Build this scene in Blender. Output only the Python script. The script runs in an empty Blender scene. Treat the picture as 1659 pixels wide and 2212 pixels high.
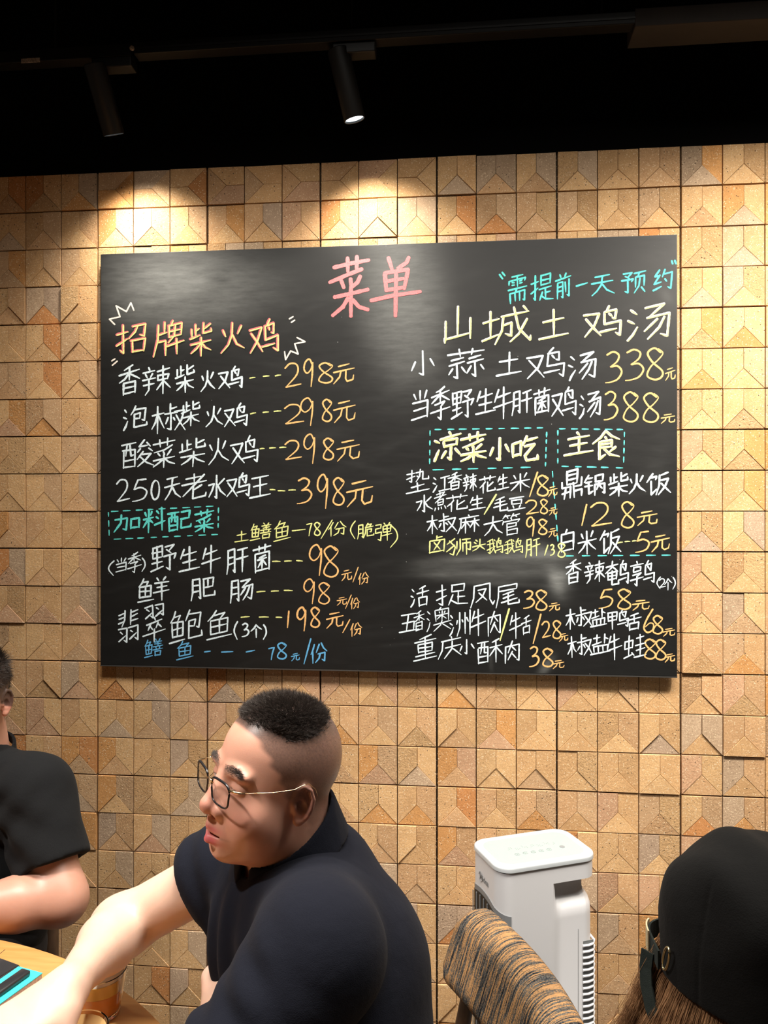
import bpy, bmesh, math, random
import numpy as np
from mathutils import Vector, Matrix

random.seed(7)
rng = np.random.default_rng(11)
SC = bpy.context.scene
COL = SC.collection

# ------------------------------------------------------------------ camera
F = 1660.0                      # focal length in pixels of the 1659 x 2212 frame
YAW = math.atan(F / 16852.0)    # turned a little to the left of the wall's normal
CS, SN = math.cos(YAW), math.sin(YAW)
DIST, EYE = 2.11, 1.52          # from the brick wall, above the floor
cam_data = bpy.data.cameras.new('camera')
cam_data.sensor_fit = 'HORIZONTAL'
cam_data.sensor_width = 36.0
cam_data.lens = F / 1659.0 * 36.0
cam_data.clip_start = 0.02
cam = bpy.data.objects.new('camera', cam_data)
COL.objects.link(cam)
cam.location = (0, -DIST, EYE)
cam.rotation_euler = (math.pi / 2, 0, YAW)
SC.camera = cam

# ------------------------------------------------------------------ exposure, world
SC.view_settings.view_transform = 'Standard'
SC.view_settings.look = 'None'
SC.view_settings.gamma = 1.0
SC.view_settings.use_curve_mapping = False
SC.view_settings.exposure = 0.0
world = bpy.data.worlds.new('restaurant_ambience')
SC.world = world
world.use_nodes = True
world.node_tree.nodes['Background'].inputs[0].default_value = (1.0, 0.80, 0.60, 1)
world.node_tree.nodes['Background'].inputs[1].default_value = 0.06
SC.cycles.max_bounces = 8
SC.cycles.sample_clamp_indirect = 4.0

SPOT_W = 32.0          # track spots washing the wall
TABLE_W = 165.0         # table spots: the left one outside the frame, and an added overhead fill
ROOM_FILL_W = 76.0          # broad unseen fill light added under the ceiling

# ------------------------------------------------------------------ positions
def W(r, d, z):
    """right / forward distance from the standing point, height -> world"""
    return Vector((r * CS - d * SN, -DIST + r * SN + d * CS, z))

def ray(px, py):
    u = (px - 829.5) / F
    return Vector((-SN + CS * u, CS + SN * u, (1106.0 - py) / F))

def on_y(px, py, Y):
    d = ray(px, py)
    t = (Y + DIST) / d.y
    return Vector((d.x * t, Y, EYE + d.z * t))

def on_z(px, py, Z):
    d = ray(px, py)
    t = (Z - EYE) / d.z
    return Vector((d.x * t, -DIST + d.y * t, Z))

def at(px, py, d):
    return W((px - 829.5) / F * d, d, EYE + (1106.0 - py) / F * d)

# ------------------------------------------------------------------ materials
def new_mat(name):
    m = bpy.data.materials.new(name)
    m.use_nodes = True
    nt = m.node_tree
    return m, nt, nt.nodes['Principled BSDF']

def N(nt, kind, **kw):
    n = nt.nodes.new(kind)
    for k, v in kw.items():
        setattr(n, k, v)
    return n

def plain(name, col, rough=0.5, metal=0.0, spec=0.5, bump=0.0, scale=200.0, sss=0.0, var=0.0):
    m, nt, b = new_mat(name)
    b.inputs['Base Color'].default_value = (*col, 1)
    b.inputs['Roughness'].default_value = rough
    b.inputs['Metallic'].default_value = metal
    b.inputs['Specular IOR Level'].default_value = spec
    if bump or var:
        tc = N(nt, 'ShaderNodeTexCoord')
        no = N(nt, 'ShaderNodeTexNoise')
        no.inputs['Scale'].default_value = scale
        no.inputs['Detail'].default_value = 6
        nt.links.new(tc.outputs['Object'], no.inputs['Vector'])
        if bump:
            bp = N(nt, 'ShaderNodeBump')
            bp.inputs['Strength'].default_value = bump
            bp.inputs['Distance'].default_value = 0.002
            nt.links.new(no.outputs['Fac'], bp.inputs['Height'])
            nt.links.new(bp.outputs['Normal'], b.inputs['Normal'])
        if var:
            cr = N(nt, 'ShaderNodeValToRGB')
            cr.color_ramp.elements[0].position = 0.3
            cr.color_ramp.elements[1].position = 0.7
            cr.color_ramp.elements[0].color = (*[c * (1 - var) for c in col], 1)
            cr.color_ramp.elements[1].color = (*[min(1, c * (1 + var)) for c in col], 1)
            nt.links.new(no.outputs['Fac'], cr.inputs['Fac'])
            nt.links.new(cr.outputs['Color'], b.inputs['Base Color'])
    return m

# ------------------------------------------------------------------ objects
def mesh_obj(name, verts, faces, mat=None, parent=None, smooth=False):
    me = bpy.data.meshes.new(name)
    me.from_pydata([tuple(v) for v in verts], [], [tuple(f) for f in faces])
    me.update()
    if mat:
        for mm in (mat if isinstance(mat, (list, tuple)) else [mat]):
            me.materials.append(mm)
    if smooth:
        me.polygons.foreach_set('use_smooth', [True] * len(me.polygons))
    o = bpy.data.objects.new(name, me)
    COL.objects.link(o)
    if parent:
        o.parent = parent
        o.matrix_parent_inverse = parent_inv(parent)
    return o

def parent_inv(p):
    m = Matrix.Identity(4)
    while p is not None:
        m = (Matrix.LocRotScale(p.location, p.rotation_euler, p.scale)) @ m if p.parent is None else p.matrix_parent_inverse @ Matrix.LocRotScale(p.location, p.rotation_euler, p.scale) @ m
        p = p.parent
    return m.inverted()

def np_mesh(name, V, Q, mat=None, parent=None, smooth=True, attrs=None):
    """fast mesh from numpy: V (n,3), Q (m,4) quads or (m,3)"""
    me = bpy.data.meshes.new(name)
    n, m, k = len(V), len(Q), Q.shape[1]
    me.vertices.add(n)
    me.vertices.foreach_set('co', np.ascontiguousarray(V, dtype=np.float32).ravel())
    me.loops.add(m * k)
    me.loops.foreach_set('vertex_index', np.ascontiguousarray(Q, dtype=np.int32).ravel())
    me.polygons.add(m)
    me.polygons.foreach_set('loop_start', np.arange(0, m * k, k, dtype=np.int32))
    if smooth:
        me.polygons.foreach_set('use_smooth', np.ones(m, dtype=bool))
    if attrs:
        for an, arr in attrs.items():
            arr = np.asarray(arr, dtype=np.float32)
            if arr.ndim == 1:
                a = me.attributes.new(an, 'FLOAT', 'POINT')
                a.data.foreach_set('value', arr)
            else:
                a = me.attributes.new(an, 'FLOAT_COLOR', 'POINT')
                a.data.foreach_set('color', np.ascontiguousarray(arr).ravel())
    me.update(calc_edges=True)
    me.validate()
    if mat:
        me.materials.append(mat)
    o = bpy.data.objects.new(name, me)
    COL.objects.link(o)
    if parent:
        o.parent = parent
        o.matrix_parent_inverse = parent_inv(parent)
    return o

def empty(name, loc, rz=0.0):
    o = bpy.data.objects.new(name, None)
    o.empty_display_size = 0.1
    COL.objects.link(o)
    o.location = loc
    o.rotation_euler = (0, 0, rz)
    return o

def tag(o, label=None, cat=None, group=None, kind=None):
    if label: o['label'] = label
    if cat: o['category'] = cat
    if group: o['group'] = group
    if kind: o['kind'] = kind
    return o

class MB:
    """collects shapes into ONE mesh"""
    def __init__(s):
        s.v, s.f = [], []
    def add(s, V, Fs):
        b = len(s.v)
        s.v += [tuple(x) for x in V]
        s.f += [tuple(b + i for i in q) for q in Fs]
        return s
    def box(s, lo, hi, M=None, bev=0.0):
        bm = bmesh.new()
        bmesh.ops.create_cube(bm, size=1)
        lo, hi = Vector(lo), Vector(hi)
        for v in bm.verts:
            v.co = Vector(((lo[i] + hi[i]) / 2 + v.co[i] * (hi[i] - lo[i])) for i in range(3))
        if bev:
            bmesh.ops.bevel(bm, geom=bm.edges[:], offset=bev, segments=3, affect='EDGES', profile=0.5)
        bm.verts.index_update()
        V = [(M @ v.co if M else v.co) for v in bm.verts]
        s.add(V, [[v.index for v in f.verts] for f in bm.faces])
        bm.free()
        return s
    def lathe(s, prof, M=None, n=40, cap0=True, cap1=True):
        """prof: (radius, z) from bottom to top about local z"""
        V, Fs = [], []
        for r, z in prof:
            for i in range(n):
                a = 2 * math.pi * i / n
                V.append(Vector((r * math.cos(a), r * math.sin(a), z)))
        for j in range(len(prof) - 1):
            for i in range(n):
                k = (i + 1) % n
                Fs.append((j * n + i, j * n + k, (j + 1) * n + k, (j + 1) * n + i))
        if cap0: Fs.append(tuple(reversed(range(n))))
        if cap1: Fs.append(tuple((len(prof) - 1) * n + i for i in range(n)))
        s.add([(M @ v if M else v) for v in V], Fs)
        return s
    def tube(s, pts, r, n=10, caps=True, closed=False, flat=1.0):
        pts = [Vector(p) for p in pts]
        rr = r if isinstance(r, (list, tuple)) else [r] * len(pts)
        V, Fs, m = [], [], len(pts)
        up = Vector((0, 0, 1))
        for i, p in enumerate(pts):
            a = pts[(i - 1) % m] if (closed or i > 0) else p
            b = pts[(i + 1) % m] if (closed or i < m - 1) else p
            t = (b - a).normalized()
            u = t.cross(up)
            if u.length < 1e-3: u = t.cross(Vector((1, 0, 0)))
            u.normalize()
            w = u.cross(t).normalized()
            for k in range(n):
                q = 2 * math.pi * k / n
                V.append(p + u * math.cos(q) * rr[i] + w * math.sin(q) * rr[i] * flat)
        for i in range(m if closed else m - 1):
            j = (i + 1) % m
            for k in range(n):
                l = (k + 1) % n
                Fs.append((i * n + k, i * n + l, j * n + l, j * n + k))
        if caps and not closed:
            Fs.append(tuple(reversed(range(n))))
            Fs.append(tuple((m - 1) * n + k for k in range(n)))
        s.add(V, Fs)
        return s
    def build(s, name, mat, parent=None, smooth=False, angle=None):
        o = mesh_obj(name, s.v, s.f, mat, parent, smooth)
        if smooth and angle:
            o.data.set_sharp_from_angle(angle=math.radians(angle))
        return o

def frame_to(z_axis, loc, x_hint=(1, 0, 0)):
    z = Vector(z_axis).normalized()
    x = Vector(x_hint) - z * Vector(x_hint).dot(z)
    x.normalize()
    y = z.cross(x)
    return Matrix(((x.x, y.x, z.x, loc[0]), (x.y, y.y, z.y, loc[1]), (x.z, y.z, z.z, loc[2]), (0, 0, 0, 1)))

# =================================================================== SETTING
# ---- brick wall: square modules of three cut bricks, an upward arrow in each
CELL = 0.10783
X0 = -1.0333                     # a module joint
ZT = 2.4925                      # top of the bricks
m_brick, nt, b = new_mat('sandy_brick')
at_ = N(nt, 'ShaderNodeAttribute', attribute_name='tone')
rg_ = N(nt, 'ShaderNodeAttribute', attribute_name='rough')
tc = N(nt, 'ShaderNodeTexCoord')
n1 = N(nt, 'ShaderNodeTexNoise'); n1.inputs['Scale'].default_value = 26; n1.inputs['Detail'].default_value = 8; n1.inputs['Roughness'].default_value = 0.65
n2 = N(nt, 'ShaderNodeTexNoise'); n2.inputs['Scale'].default_value = 420; n2.inputs['Detail'].default_value = 4
vo = N(nt, 'ShaderNodeTexVoronoi'); vo.inputs['Scale'].default_value = 330
vp = N(nt, 'ShaderNodeTexVoronoi'); vp.inputs['Scale'].default_value = 125
for n_ in (n1, n2, vo, vp):
    nt.links.new(tc.outputs['Object'], n_.inputs['Vector'])
def ramp(nt, src, p0, c0, p1, c1):
    r = N(nt, 'ShaderNodeValToRGB')
    r.color_ramp.elements[0].position = p0; r.color_ramp.elements[0].color = (*c0, 1)
    r.color_ramp.elements[1].position = p1; r.color_ramp.elements[1].color = (*c1, 1)
    nt.links.new(src, r.inputs['Fac'])
    return r
def mixc(nt, mode, fac, a, c):
    m = N(nt, 'ShaderNodeMix', data_type='RGBA', blend_type=mode)
    if isinstance(fac, (int, float)): m.inputs['Factor'].default_value = fac
    else: nt.links.new(fac, m.inputs['Factor'])
    for sock, val in ((m.inputs[6], a), (m.inputs[7], c)):
        if isinstance(val, tuple): sock.default_value = (*val, 1)
        else: nt.links.new(val, sock)
    return m.outputs[2]
r1 = ramp(nt, n1.outputs['Fac'], 0.3, (0.88, 0.85, 0.82), 0.72, (1.08, 1.08, 1.08))
c = mixc(nt, 'MULTIPLY', 1.0, at_.outputs['Color'], r1.outputs['Color'])
r2 = ramp(nt, n2.outputs['Fac'], 0.35, (0.78, 0.74, 0.70), 0.65, (1.1, 1.1, 1.1))
c = mixc(nt, 'MULTIPLY', 0.8, c, r2.outputs['Color'])
# pale grains and dark pits: cells picked by the cell's random colour
sp = N(nt, 'ShaderNodeSeparateColor'); nt.links.new(vo.outputs['Color'], sp.inputs['Color'])
g1 = ramp(nt, sp.outputs[0], 0.85, (0, 0, 0), 0.88, (1, 1, 1))
g2 = ramp(nt, vo.outputs['Distance'], 0.30, (1, 1, 1), 0.5, (0, 0, 0))
gm = N(nt, 'ShaderNodeMath', operation='MULTIPLY'); nt.links.new(g1.outputs['Color'], gm.inputs[0]); nt.links.new(g2.outputs['Color'], gm.inputs[1])
c = mixc(nt, 'MIX', gm.outputs[0], c, (0.78, 0.62, 0.42))
sq = N(nt, 'ShaderNodeSeparateColor'); nt.links.new(vp.outputs['Color'], sq.inputs['Color'])
h1 = ramp(nt, sq.outputs[1], 0.90, (0, 0, 0), 0.92, (1, 1, 1))
h2 = ramp(nt, vp.outputs['Distance'], 0.13, (1, 1, 1), 0.21, (0, 0, 0))
hm = N(nt, 'ShaderNodeMath', operation='MULTIPLY'); nt.links.new(h1.outputs['Color'], hm.inputs[0]); nt.links.new(h2.outputs['Color'], hm.inputs[1])
c = mixc(nt, 'MIX', hm.outputs[0], c, (0.085, 0.06, 0.04))
nt.links.new(c, b.inputs['Base Color'])
b.inputs['Roughness'].default_value = 0.88
b.inputs['Specular IOR Level'].default_value = 0.2
n3 = N(nt, 'ShaderNodeTexNoise'); n3.inputs['Scale'].default_value = 170; n3.inputs['Detail'].default_value = 8; n3.inputs['Roughness'].default_value = 0.7
nt.links.new(tc.outputs['Object'], n3.inputs['Vector'])
hs = N(nt, 'ShaderNodeMath', operation='MULTIPLY_ADD'); nt.links.new(hm.outputs[0], hs.inputs[0]); hs.inputs[1].default_value = -0.6; nt.links.new(n3.outputs['Fac'], hs.inputs[2])
bp = N(nt, 'ShaderNodeBump'); bp.inputs['Distance'].default_value = 0.0055
nt.links.new(rg_.outputs['Fac'], bp.inputs['Strength'])
nt.links.new(hs.outputs[0], bp.inputs['Height'])
nt.links.new(bp.outputs['Normal'], b.inputs['Normal'])

TONES = [(.62, .40, .205)] * 11 + [(.66, .44, .23)] * 7 + [(.60, .385, .21)] * 6 + [(.57, .385, .225)] * 4 + \
        [(.61, .33, .130)] * 2 + [(.55, .265, .105)] * 1 + [(.52, .39, .27)] * 2 + [(.49, .37, .27)] * 1 + [(.59, .375, .235)] * 2
def brick_wall():
    V, Fs, tone, rough = [], [], [], []
    NX0, NX1 = -9, 24
    NZ = 24
    for i in range(NX0, NX1):
        for j in range(NZ):
            x0 = X0 + i * CELL; x1 = x0 + CELL
            z1 = ZT - j * CELL; z0 = z1 - CELL
            z0 = max(z0, 0.0)
            if z1 <= 0.005: continue
            mg = 0.0009
            xl = x0 + (0.0030 if i % 3 == 0 else mg); xr = x1 - (0.0018 if i % 3 == 2 else mg)
            zb = z0 + (0.0020 if (j - 1) % 3 == 2 else mg) + random.uniform(0, .0008); zt = z1 - mg
            xc, zc = (xl + xr) / 2 + random.uniform(-.0012, .0012), (zb + zt) / 2 + random.uniform(-.001, .002)
            C0, C1, C2, C3 = (xl, zb), (xr, zb), (xr, zt), (xl, zt)
            ctr = (xc, zc)
            rot = 0
            if j == 0 and 0 <= i <= 2: rot = 1
            elif j == 0 and 3 <= i <= 5: rot = 2
            elif j == 0 and 6 <= i <= 8: rot = 1
            if rot == 0:
                polys = [[C0, ctr, (xc, zt), C3], [ctr, C1, C2, (xc, zt)], [C0, C1, ctr]]
            elif rot == 1:      # stem from the left edge, arms to the right corners
                polys = [[(xl, zc), ctr, C2, C3], [C0, C1, ctr, (xl, zc)], [C1, C2, ctr]]
            else:
                polys = [[ctr, (xr, zc), C2, C3], [C0, C1, (xr, zc), ctr], [C0, ctr, C3]]
            base = random.gauss(0, .0008) + (random.uniform(.003, .005) if random.random() < .06 else 0)
            for P in polys:
                h = base + random.gauss(0.0, .0007) + (random.uniform(.002, .0040) if random.random() < .06 else 0)
                cx = sum(p[0] for p in P) / len(P); cz = sum(p[1] for p in P) / len(P)
                tx, tz = random.gauss(0, .005), random.gauss(0, .005)
                n = len(P); k = len(V)
                g = 0.0005
                def pull(p, e):
                    dx, dz = cx - p[0], cz - p[1]
                    L = math.hypot(dx, dz)
                    return p[0] + dx / L * e, p[1] + dz / L * e
                for p in P:
                    q = pull(p, g); V.append((q[0], 0.016, q[1]))
                for p in P:
                    q = pull(p, g); V.append((q[0], -(h - .0008) - (q[0] - cx) * tx - (q[1] - cz) * tz, q[1]))
                for p in P:
                    q = pull(p, g + .0009); V.append((q[0], -h - (q[0] - cx) * tx - (q[1] - cz) * tz, q[1]))
                col = random.choice(TONES)
                f = random.uniform(.90, 1.08)
                rg = random.choice([.30, .35, .4, .45]) if random.random() < .84 else random.uniform(.8, 1.0)
                if col[2] < .08: rg = max(rg, .7)
                for _ in range(3 * n):
                    tone.append((col[0] * f, col[1] * f * .965, col[2] * f * .93, 1)); rough.append(rg)
                Fs.append(tuple(k + 2 * n + a for a in range(n)))
                for a in range(n):
                    c2 = (a + 1) % n
                    Fs.append((k + a, k + c2, k + n + c2, k + n + a))
                    Fs.append((k + n + a, k + n + c2, k + 2 * n + c2, k + 2 * n + a))
    # mortar bed behind, in the same wall
    k = len(V)
    xa, xb = X0 + NX0 * CELL, X0 + NX1 * CELL
    for y in (0.012, 0.16):
        V += [(xa, y, 0), (xb, y, 0), (xb, y, ZT), (xa, y, ZT)]
    Fs += [(k, k + 1, k + 2, k + 3), (k + 7, k + 6, k + 5, k + 4), (k, k + 4, k + 5, k + 1), (k + 3, k + 2, k + 6, k + 7), (k, k + 3, k + 7, k + 4), (k + 1, k + 5, k + 6, k + 2)]
    tone += [(.06, .045, .03, 1)] * 8; rough += [.5] * 8
    o = mesh_obj('wall_back', V, Fs, m_brick)
    a = o.data.attributes.new('tone', 'FLOAT_COLOR', 'POINT'); a.data.foreach_set('color', np.array(tone, dtype=np.float32).ravel())
    a = o.data.attributes.new('rough', 'FLOAT', 'POINT'); a.data.foreach_set('value', np.array(rough, dtype=np.float32))
    tag(o, kind='structure')
    return o, xa, xb
wall_back, WXA, WXB = brick_wall()

m_black = plain('black_plaster', (.0014, .0013, .00125), .95, spec=.06, bump=.25, scale=60)
m_ceil = plain('black_ceiling_paint', (.002, .002, .002), .95, spec=.05)
o = MB().box((WXA, .004, ZT), (WXB, .16, 3.25)).build('wall_upper', m_black); tag(o, kind='structure')
o = MB().box((WXA, -5.2, 3.05), (WXB, .004, 3.25)).build('ceiling', m_ceil); tag(o, kind='structure')
m_floor, nt, b = new_mat('grey_floor_tile')
tc = N(nt, 'ShaderNodeTexCoord'); bk = N(nt, 'ShaderNodeTexBrick')
bk.offset = 0; bk.inputs['Scale'].default_value = 1.0; bk.inputs['Brick Width'].default_value = .6; bk.inputs['Row Height'].default_value = .6
bk.inputs['Mortar Size'].default_value = .004
bk.inputs['Color1'].default_value = (.10, .09, .08, 1); bk.inputs['Color2'].default_value = (.12, .105, .09, 1); bk.inputs['Mortar'].default_value = (.03, .03, .03, 1)
nt.links.new(tc.outputs['Object'], bk.inputs['Vector']); nt.links.new(bk.outputs['Color'], b.inputs['Base Color']); b.inputs['Roughness'].default_value = .45
o = MB().box((WXA, -5.2, -.1), (WXB, .16, 0)).build('floor', m_floor); tag(o, kind='structure')

# brownish boxed beam under the black ceiling at the right
TY = -0.20                       # plane of the lighting track, out from the wall
m_beam = plain('brown_board', (.020, .0145, .011), .8, var=.15, scale=30)
pa, pb = on_y(1372, 18, TY - .02), on_y(1372, 57, TY - .02)
o = MB().box((pa.x, TY - .02, pb.z), (WXB, TY + .07, pa.z), bev=.002).build('trim_1', m_beam); tag(o, kind='structure')

# =================================================================== CHALKBOARD
YB = -0.0225                     # front face of the board
B_TL, B_BR = on_y(217, 549, YB), on_y(1463, 1462, YB)
B_BL = on_y(217, 1437, YB)
bx0, bx1, bz0, bz1 = B_TL.x, B_BR.x, (B_BL.z + B_BR.z) / 2, B_TL.z
chalkboard = empty('chalkboard', ((bx0 + bx1) / 2, YB + .005, bz0))
tag(chalkboard, 'large black menu chalkboard covered in coloured handwriting, fixed to the brick wall', 'chalkboard')

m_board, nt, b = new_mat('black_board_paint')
du = N(nt, 'ShaderNodeAttribute', attribute_name='dust_glow')
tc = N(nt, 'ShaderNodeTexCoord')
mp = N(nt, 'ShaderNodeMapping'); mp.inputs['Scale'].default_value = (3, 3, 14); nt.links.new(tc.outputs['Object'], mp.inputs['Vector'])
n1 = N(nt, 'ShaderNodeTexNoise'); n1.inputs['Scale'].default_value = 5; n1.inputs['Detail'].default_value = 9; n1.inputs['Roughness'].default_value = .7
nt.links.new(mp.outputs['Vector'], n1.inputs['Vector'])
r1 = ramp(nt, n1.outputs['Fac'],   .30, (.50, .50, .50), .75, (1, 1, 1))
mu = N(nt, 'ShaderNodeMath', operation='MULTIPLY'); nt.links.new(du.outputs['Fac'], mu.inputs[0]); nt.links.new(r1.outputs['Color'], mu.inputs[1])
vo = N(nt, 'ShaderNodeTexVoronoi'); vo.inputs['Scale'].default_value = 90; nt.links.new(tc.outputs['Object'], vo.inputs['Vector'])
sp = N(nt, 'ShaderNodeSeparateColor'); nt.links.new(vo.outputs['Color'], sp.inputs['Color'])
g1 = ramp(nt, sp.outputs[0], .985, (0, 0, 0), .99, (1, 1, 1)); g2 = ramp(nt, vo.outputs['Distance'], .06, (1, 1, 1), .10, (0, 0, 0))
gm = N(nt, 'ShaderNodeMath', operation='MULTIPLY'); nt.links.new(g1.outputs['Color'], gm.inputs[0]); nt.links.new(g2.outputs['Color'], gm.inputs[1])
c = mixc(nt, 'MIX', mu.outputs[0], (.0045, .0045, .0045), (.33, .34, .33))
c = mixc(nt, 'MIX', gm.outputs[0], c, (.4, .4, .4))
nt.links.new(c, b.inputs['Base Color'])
r3 = ramp(nt, n1.outputs['Fac'], .3, (.48, .48, .48), .8, (.58, .58, .58))
nt.links.new(r3.outputs['Color'], b.inputs['Roughness'])
b.inputs['Specular IOR Level'].default_value = .42

def board_panel():
    nx, nz = 320, 240
    xs = np.linspace(bx0 + .002, bx1 - .002, nx); zs = np.linspace(bz0 + .002, bz1 - .002, nz)
    X, Z = np.meshgrid(xs, zs, indexing='ij')
    V = np.stack([X, np.full_like(X, YB), Z], -1).reshape(-1, 3)
    idx = np.arange(nx * nz).reshape(nx, nz)
    Q = np.stack([idx[:-1, :-1], idx[1:, :-1], idx[1:, 1:], idx[:-1, 1:]], -1).reshape(-1, 4)
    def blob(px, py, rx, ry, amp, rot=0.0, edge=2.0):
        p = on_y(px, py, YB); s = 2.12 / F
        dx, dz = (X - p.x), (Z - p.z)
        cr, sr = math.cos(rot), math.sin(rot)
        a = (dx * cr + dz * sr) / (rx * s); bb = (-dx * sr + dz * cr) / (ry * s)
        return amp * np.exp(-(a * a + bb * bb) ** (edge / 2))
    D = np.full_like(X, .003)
    for t in [(410, 630, 190, 85, .42, .1, 3), (350, 600, 110, 50, .14, -.2, 2), (450, 645, 32, 22, -.16, .4, 2), (478, 605, 22, 12, -.14, -.4, 2), (870, 660, 85, 150, .34, .05, 3), (1060, 1225, 165, 34, .16, .02, 6), (1150, 1190, 70, 22, .14, -.1, 4), (990, 1180, 70, 10, .10, .06, 4), (1180, 1195, 45, 10, .25, -.2, 2),  # upper pale blobs paint lamp glow into the colour; the others are wiped chalk
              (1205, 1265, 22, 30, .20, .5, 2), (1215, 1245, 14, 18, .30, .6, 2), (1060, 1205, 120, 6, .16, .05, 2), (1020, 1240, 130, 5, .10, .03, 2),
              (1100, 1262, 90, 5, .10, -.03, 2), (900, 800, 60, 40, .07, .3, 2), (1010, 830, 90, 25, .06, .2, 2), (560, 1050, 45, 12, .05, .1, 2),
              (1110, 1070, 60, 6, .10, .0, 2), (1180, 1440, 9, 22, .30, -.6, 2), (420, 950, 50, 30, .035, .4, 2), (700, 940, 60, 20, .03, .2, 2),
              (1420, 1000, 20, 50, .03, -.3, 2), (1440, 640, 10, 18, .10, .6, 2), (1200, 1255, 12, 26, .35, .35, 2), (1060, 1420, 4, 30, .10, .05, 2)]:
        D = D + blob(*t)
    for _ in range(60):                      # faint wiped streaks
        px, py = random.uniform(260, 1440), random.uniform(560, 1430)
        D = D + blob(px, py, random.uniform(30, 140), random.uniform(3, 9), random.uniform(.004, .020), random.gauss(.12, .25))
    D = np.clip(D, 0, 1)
    return np_mesh('writing_surface', V, Q, m_board, chalkboard, smooth=False, attrs={'dust_glow': D.reshape(-1)})
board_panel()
m_edge = plain('black_board_edge', (.012, .012, .012), .45)
MB().box((bx0, YB + .0006, bz0), (bx1, -.0125, bz1), bev=.001).build('backing', m_edge, chalkboard)
m_rim = plain('grey_metal_rim', (.10, .095, .09), .4, metal=.6)
MB().box((bx0, YB - .0012, bz0 - .0025), (bx1, YB + .008, bz0 + .0004)).build('bottom_rim', m_rim, chalkboard)['label'] = 'thin dull metal rim along the lower edge'

# ---- strokes of the characters, each in a 100 x 100 box (y down)
RAD = {
 '木': "5,30 95,25;50,0 50,100;48,30 30,58 5,80;52,30 70,58 95,78",
 '氵': "20,6 60,20;5,38 50,48;5,95 40,78 70,58",
 '扌': "5,28 95,22;55,0 55,92 30,82;5,66 95,48",
 '艹': "0,55 100,40;32,5 34,95;68,0 64,95",
 '月': "18,5 16,65 2,100;18,5 88,3 88,95 70,85;18,35 86,33;18,62 86,60",
 '又': "5,12 88,8 60,55 5,95;15,25 55,60 98,98",
 '鸟': "45,0 28,18;24,18 70,14 66,42 54,38;40,24 50,34;22,18 22,58 90,52 86,96 66,86;5,78 72,72",
 '鱼': "38,0 26,18 4,34;30,16 72,12 54,32;14,34 86,32 82,78 16,80 14,34;50,33 50,78;16,56 84,54;0,98 100,92",
 '酉': "2,8 98,4;10,30 12,98;10,30 90,28 90,96;38,8 36,40 30,52;62,8 62,50 84,50;12,70 88,68;12,94 88,92",
 '亻': "80,0 50,28 10,52;50,35 50,100",
 '土': "15,38 85,32;50,0 50,92;0,97 100,92",
}
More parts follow.
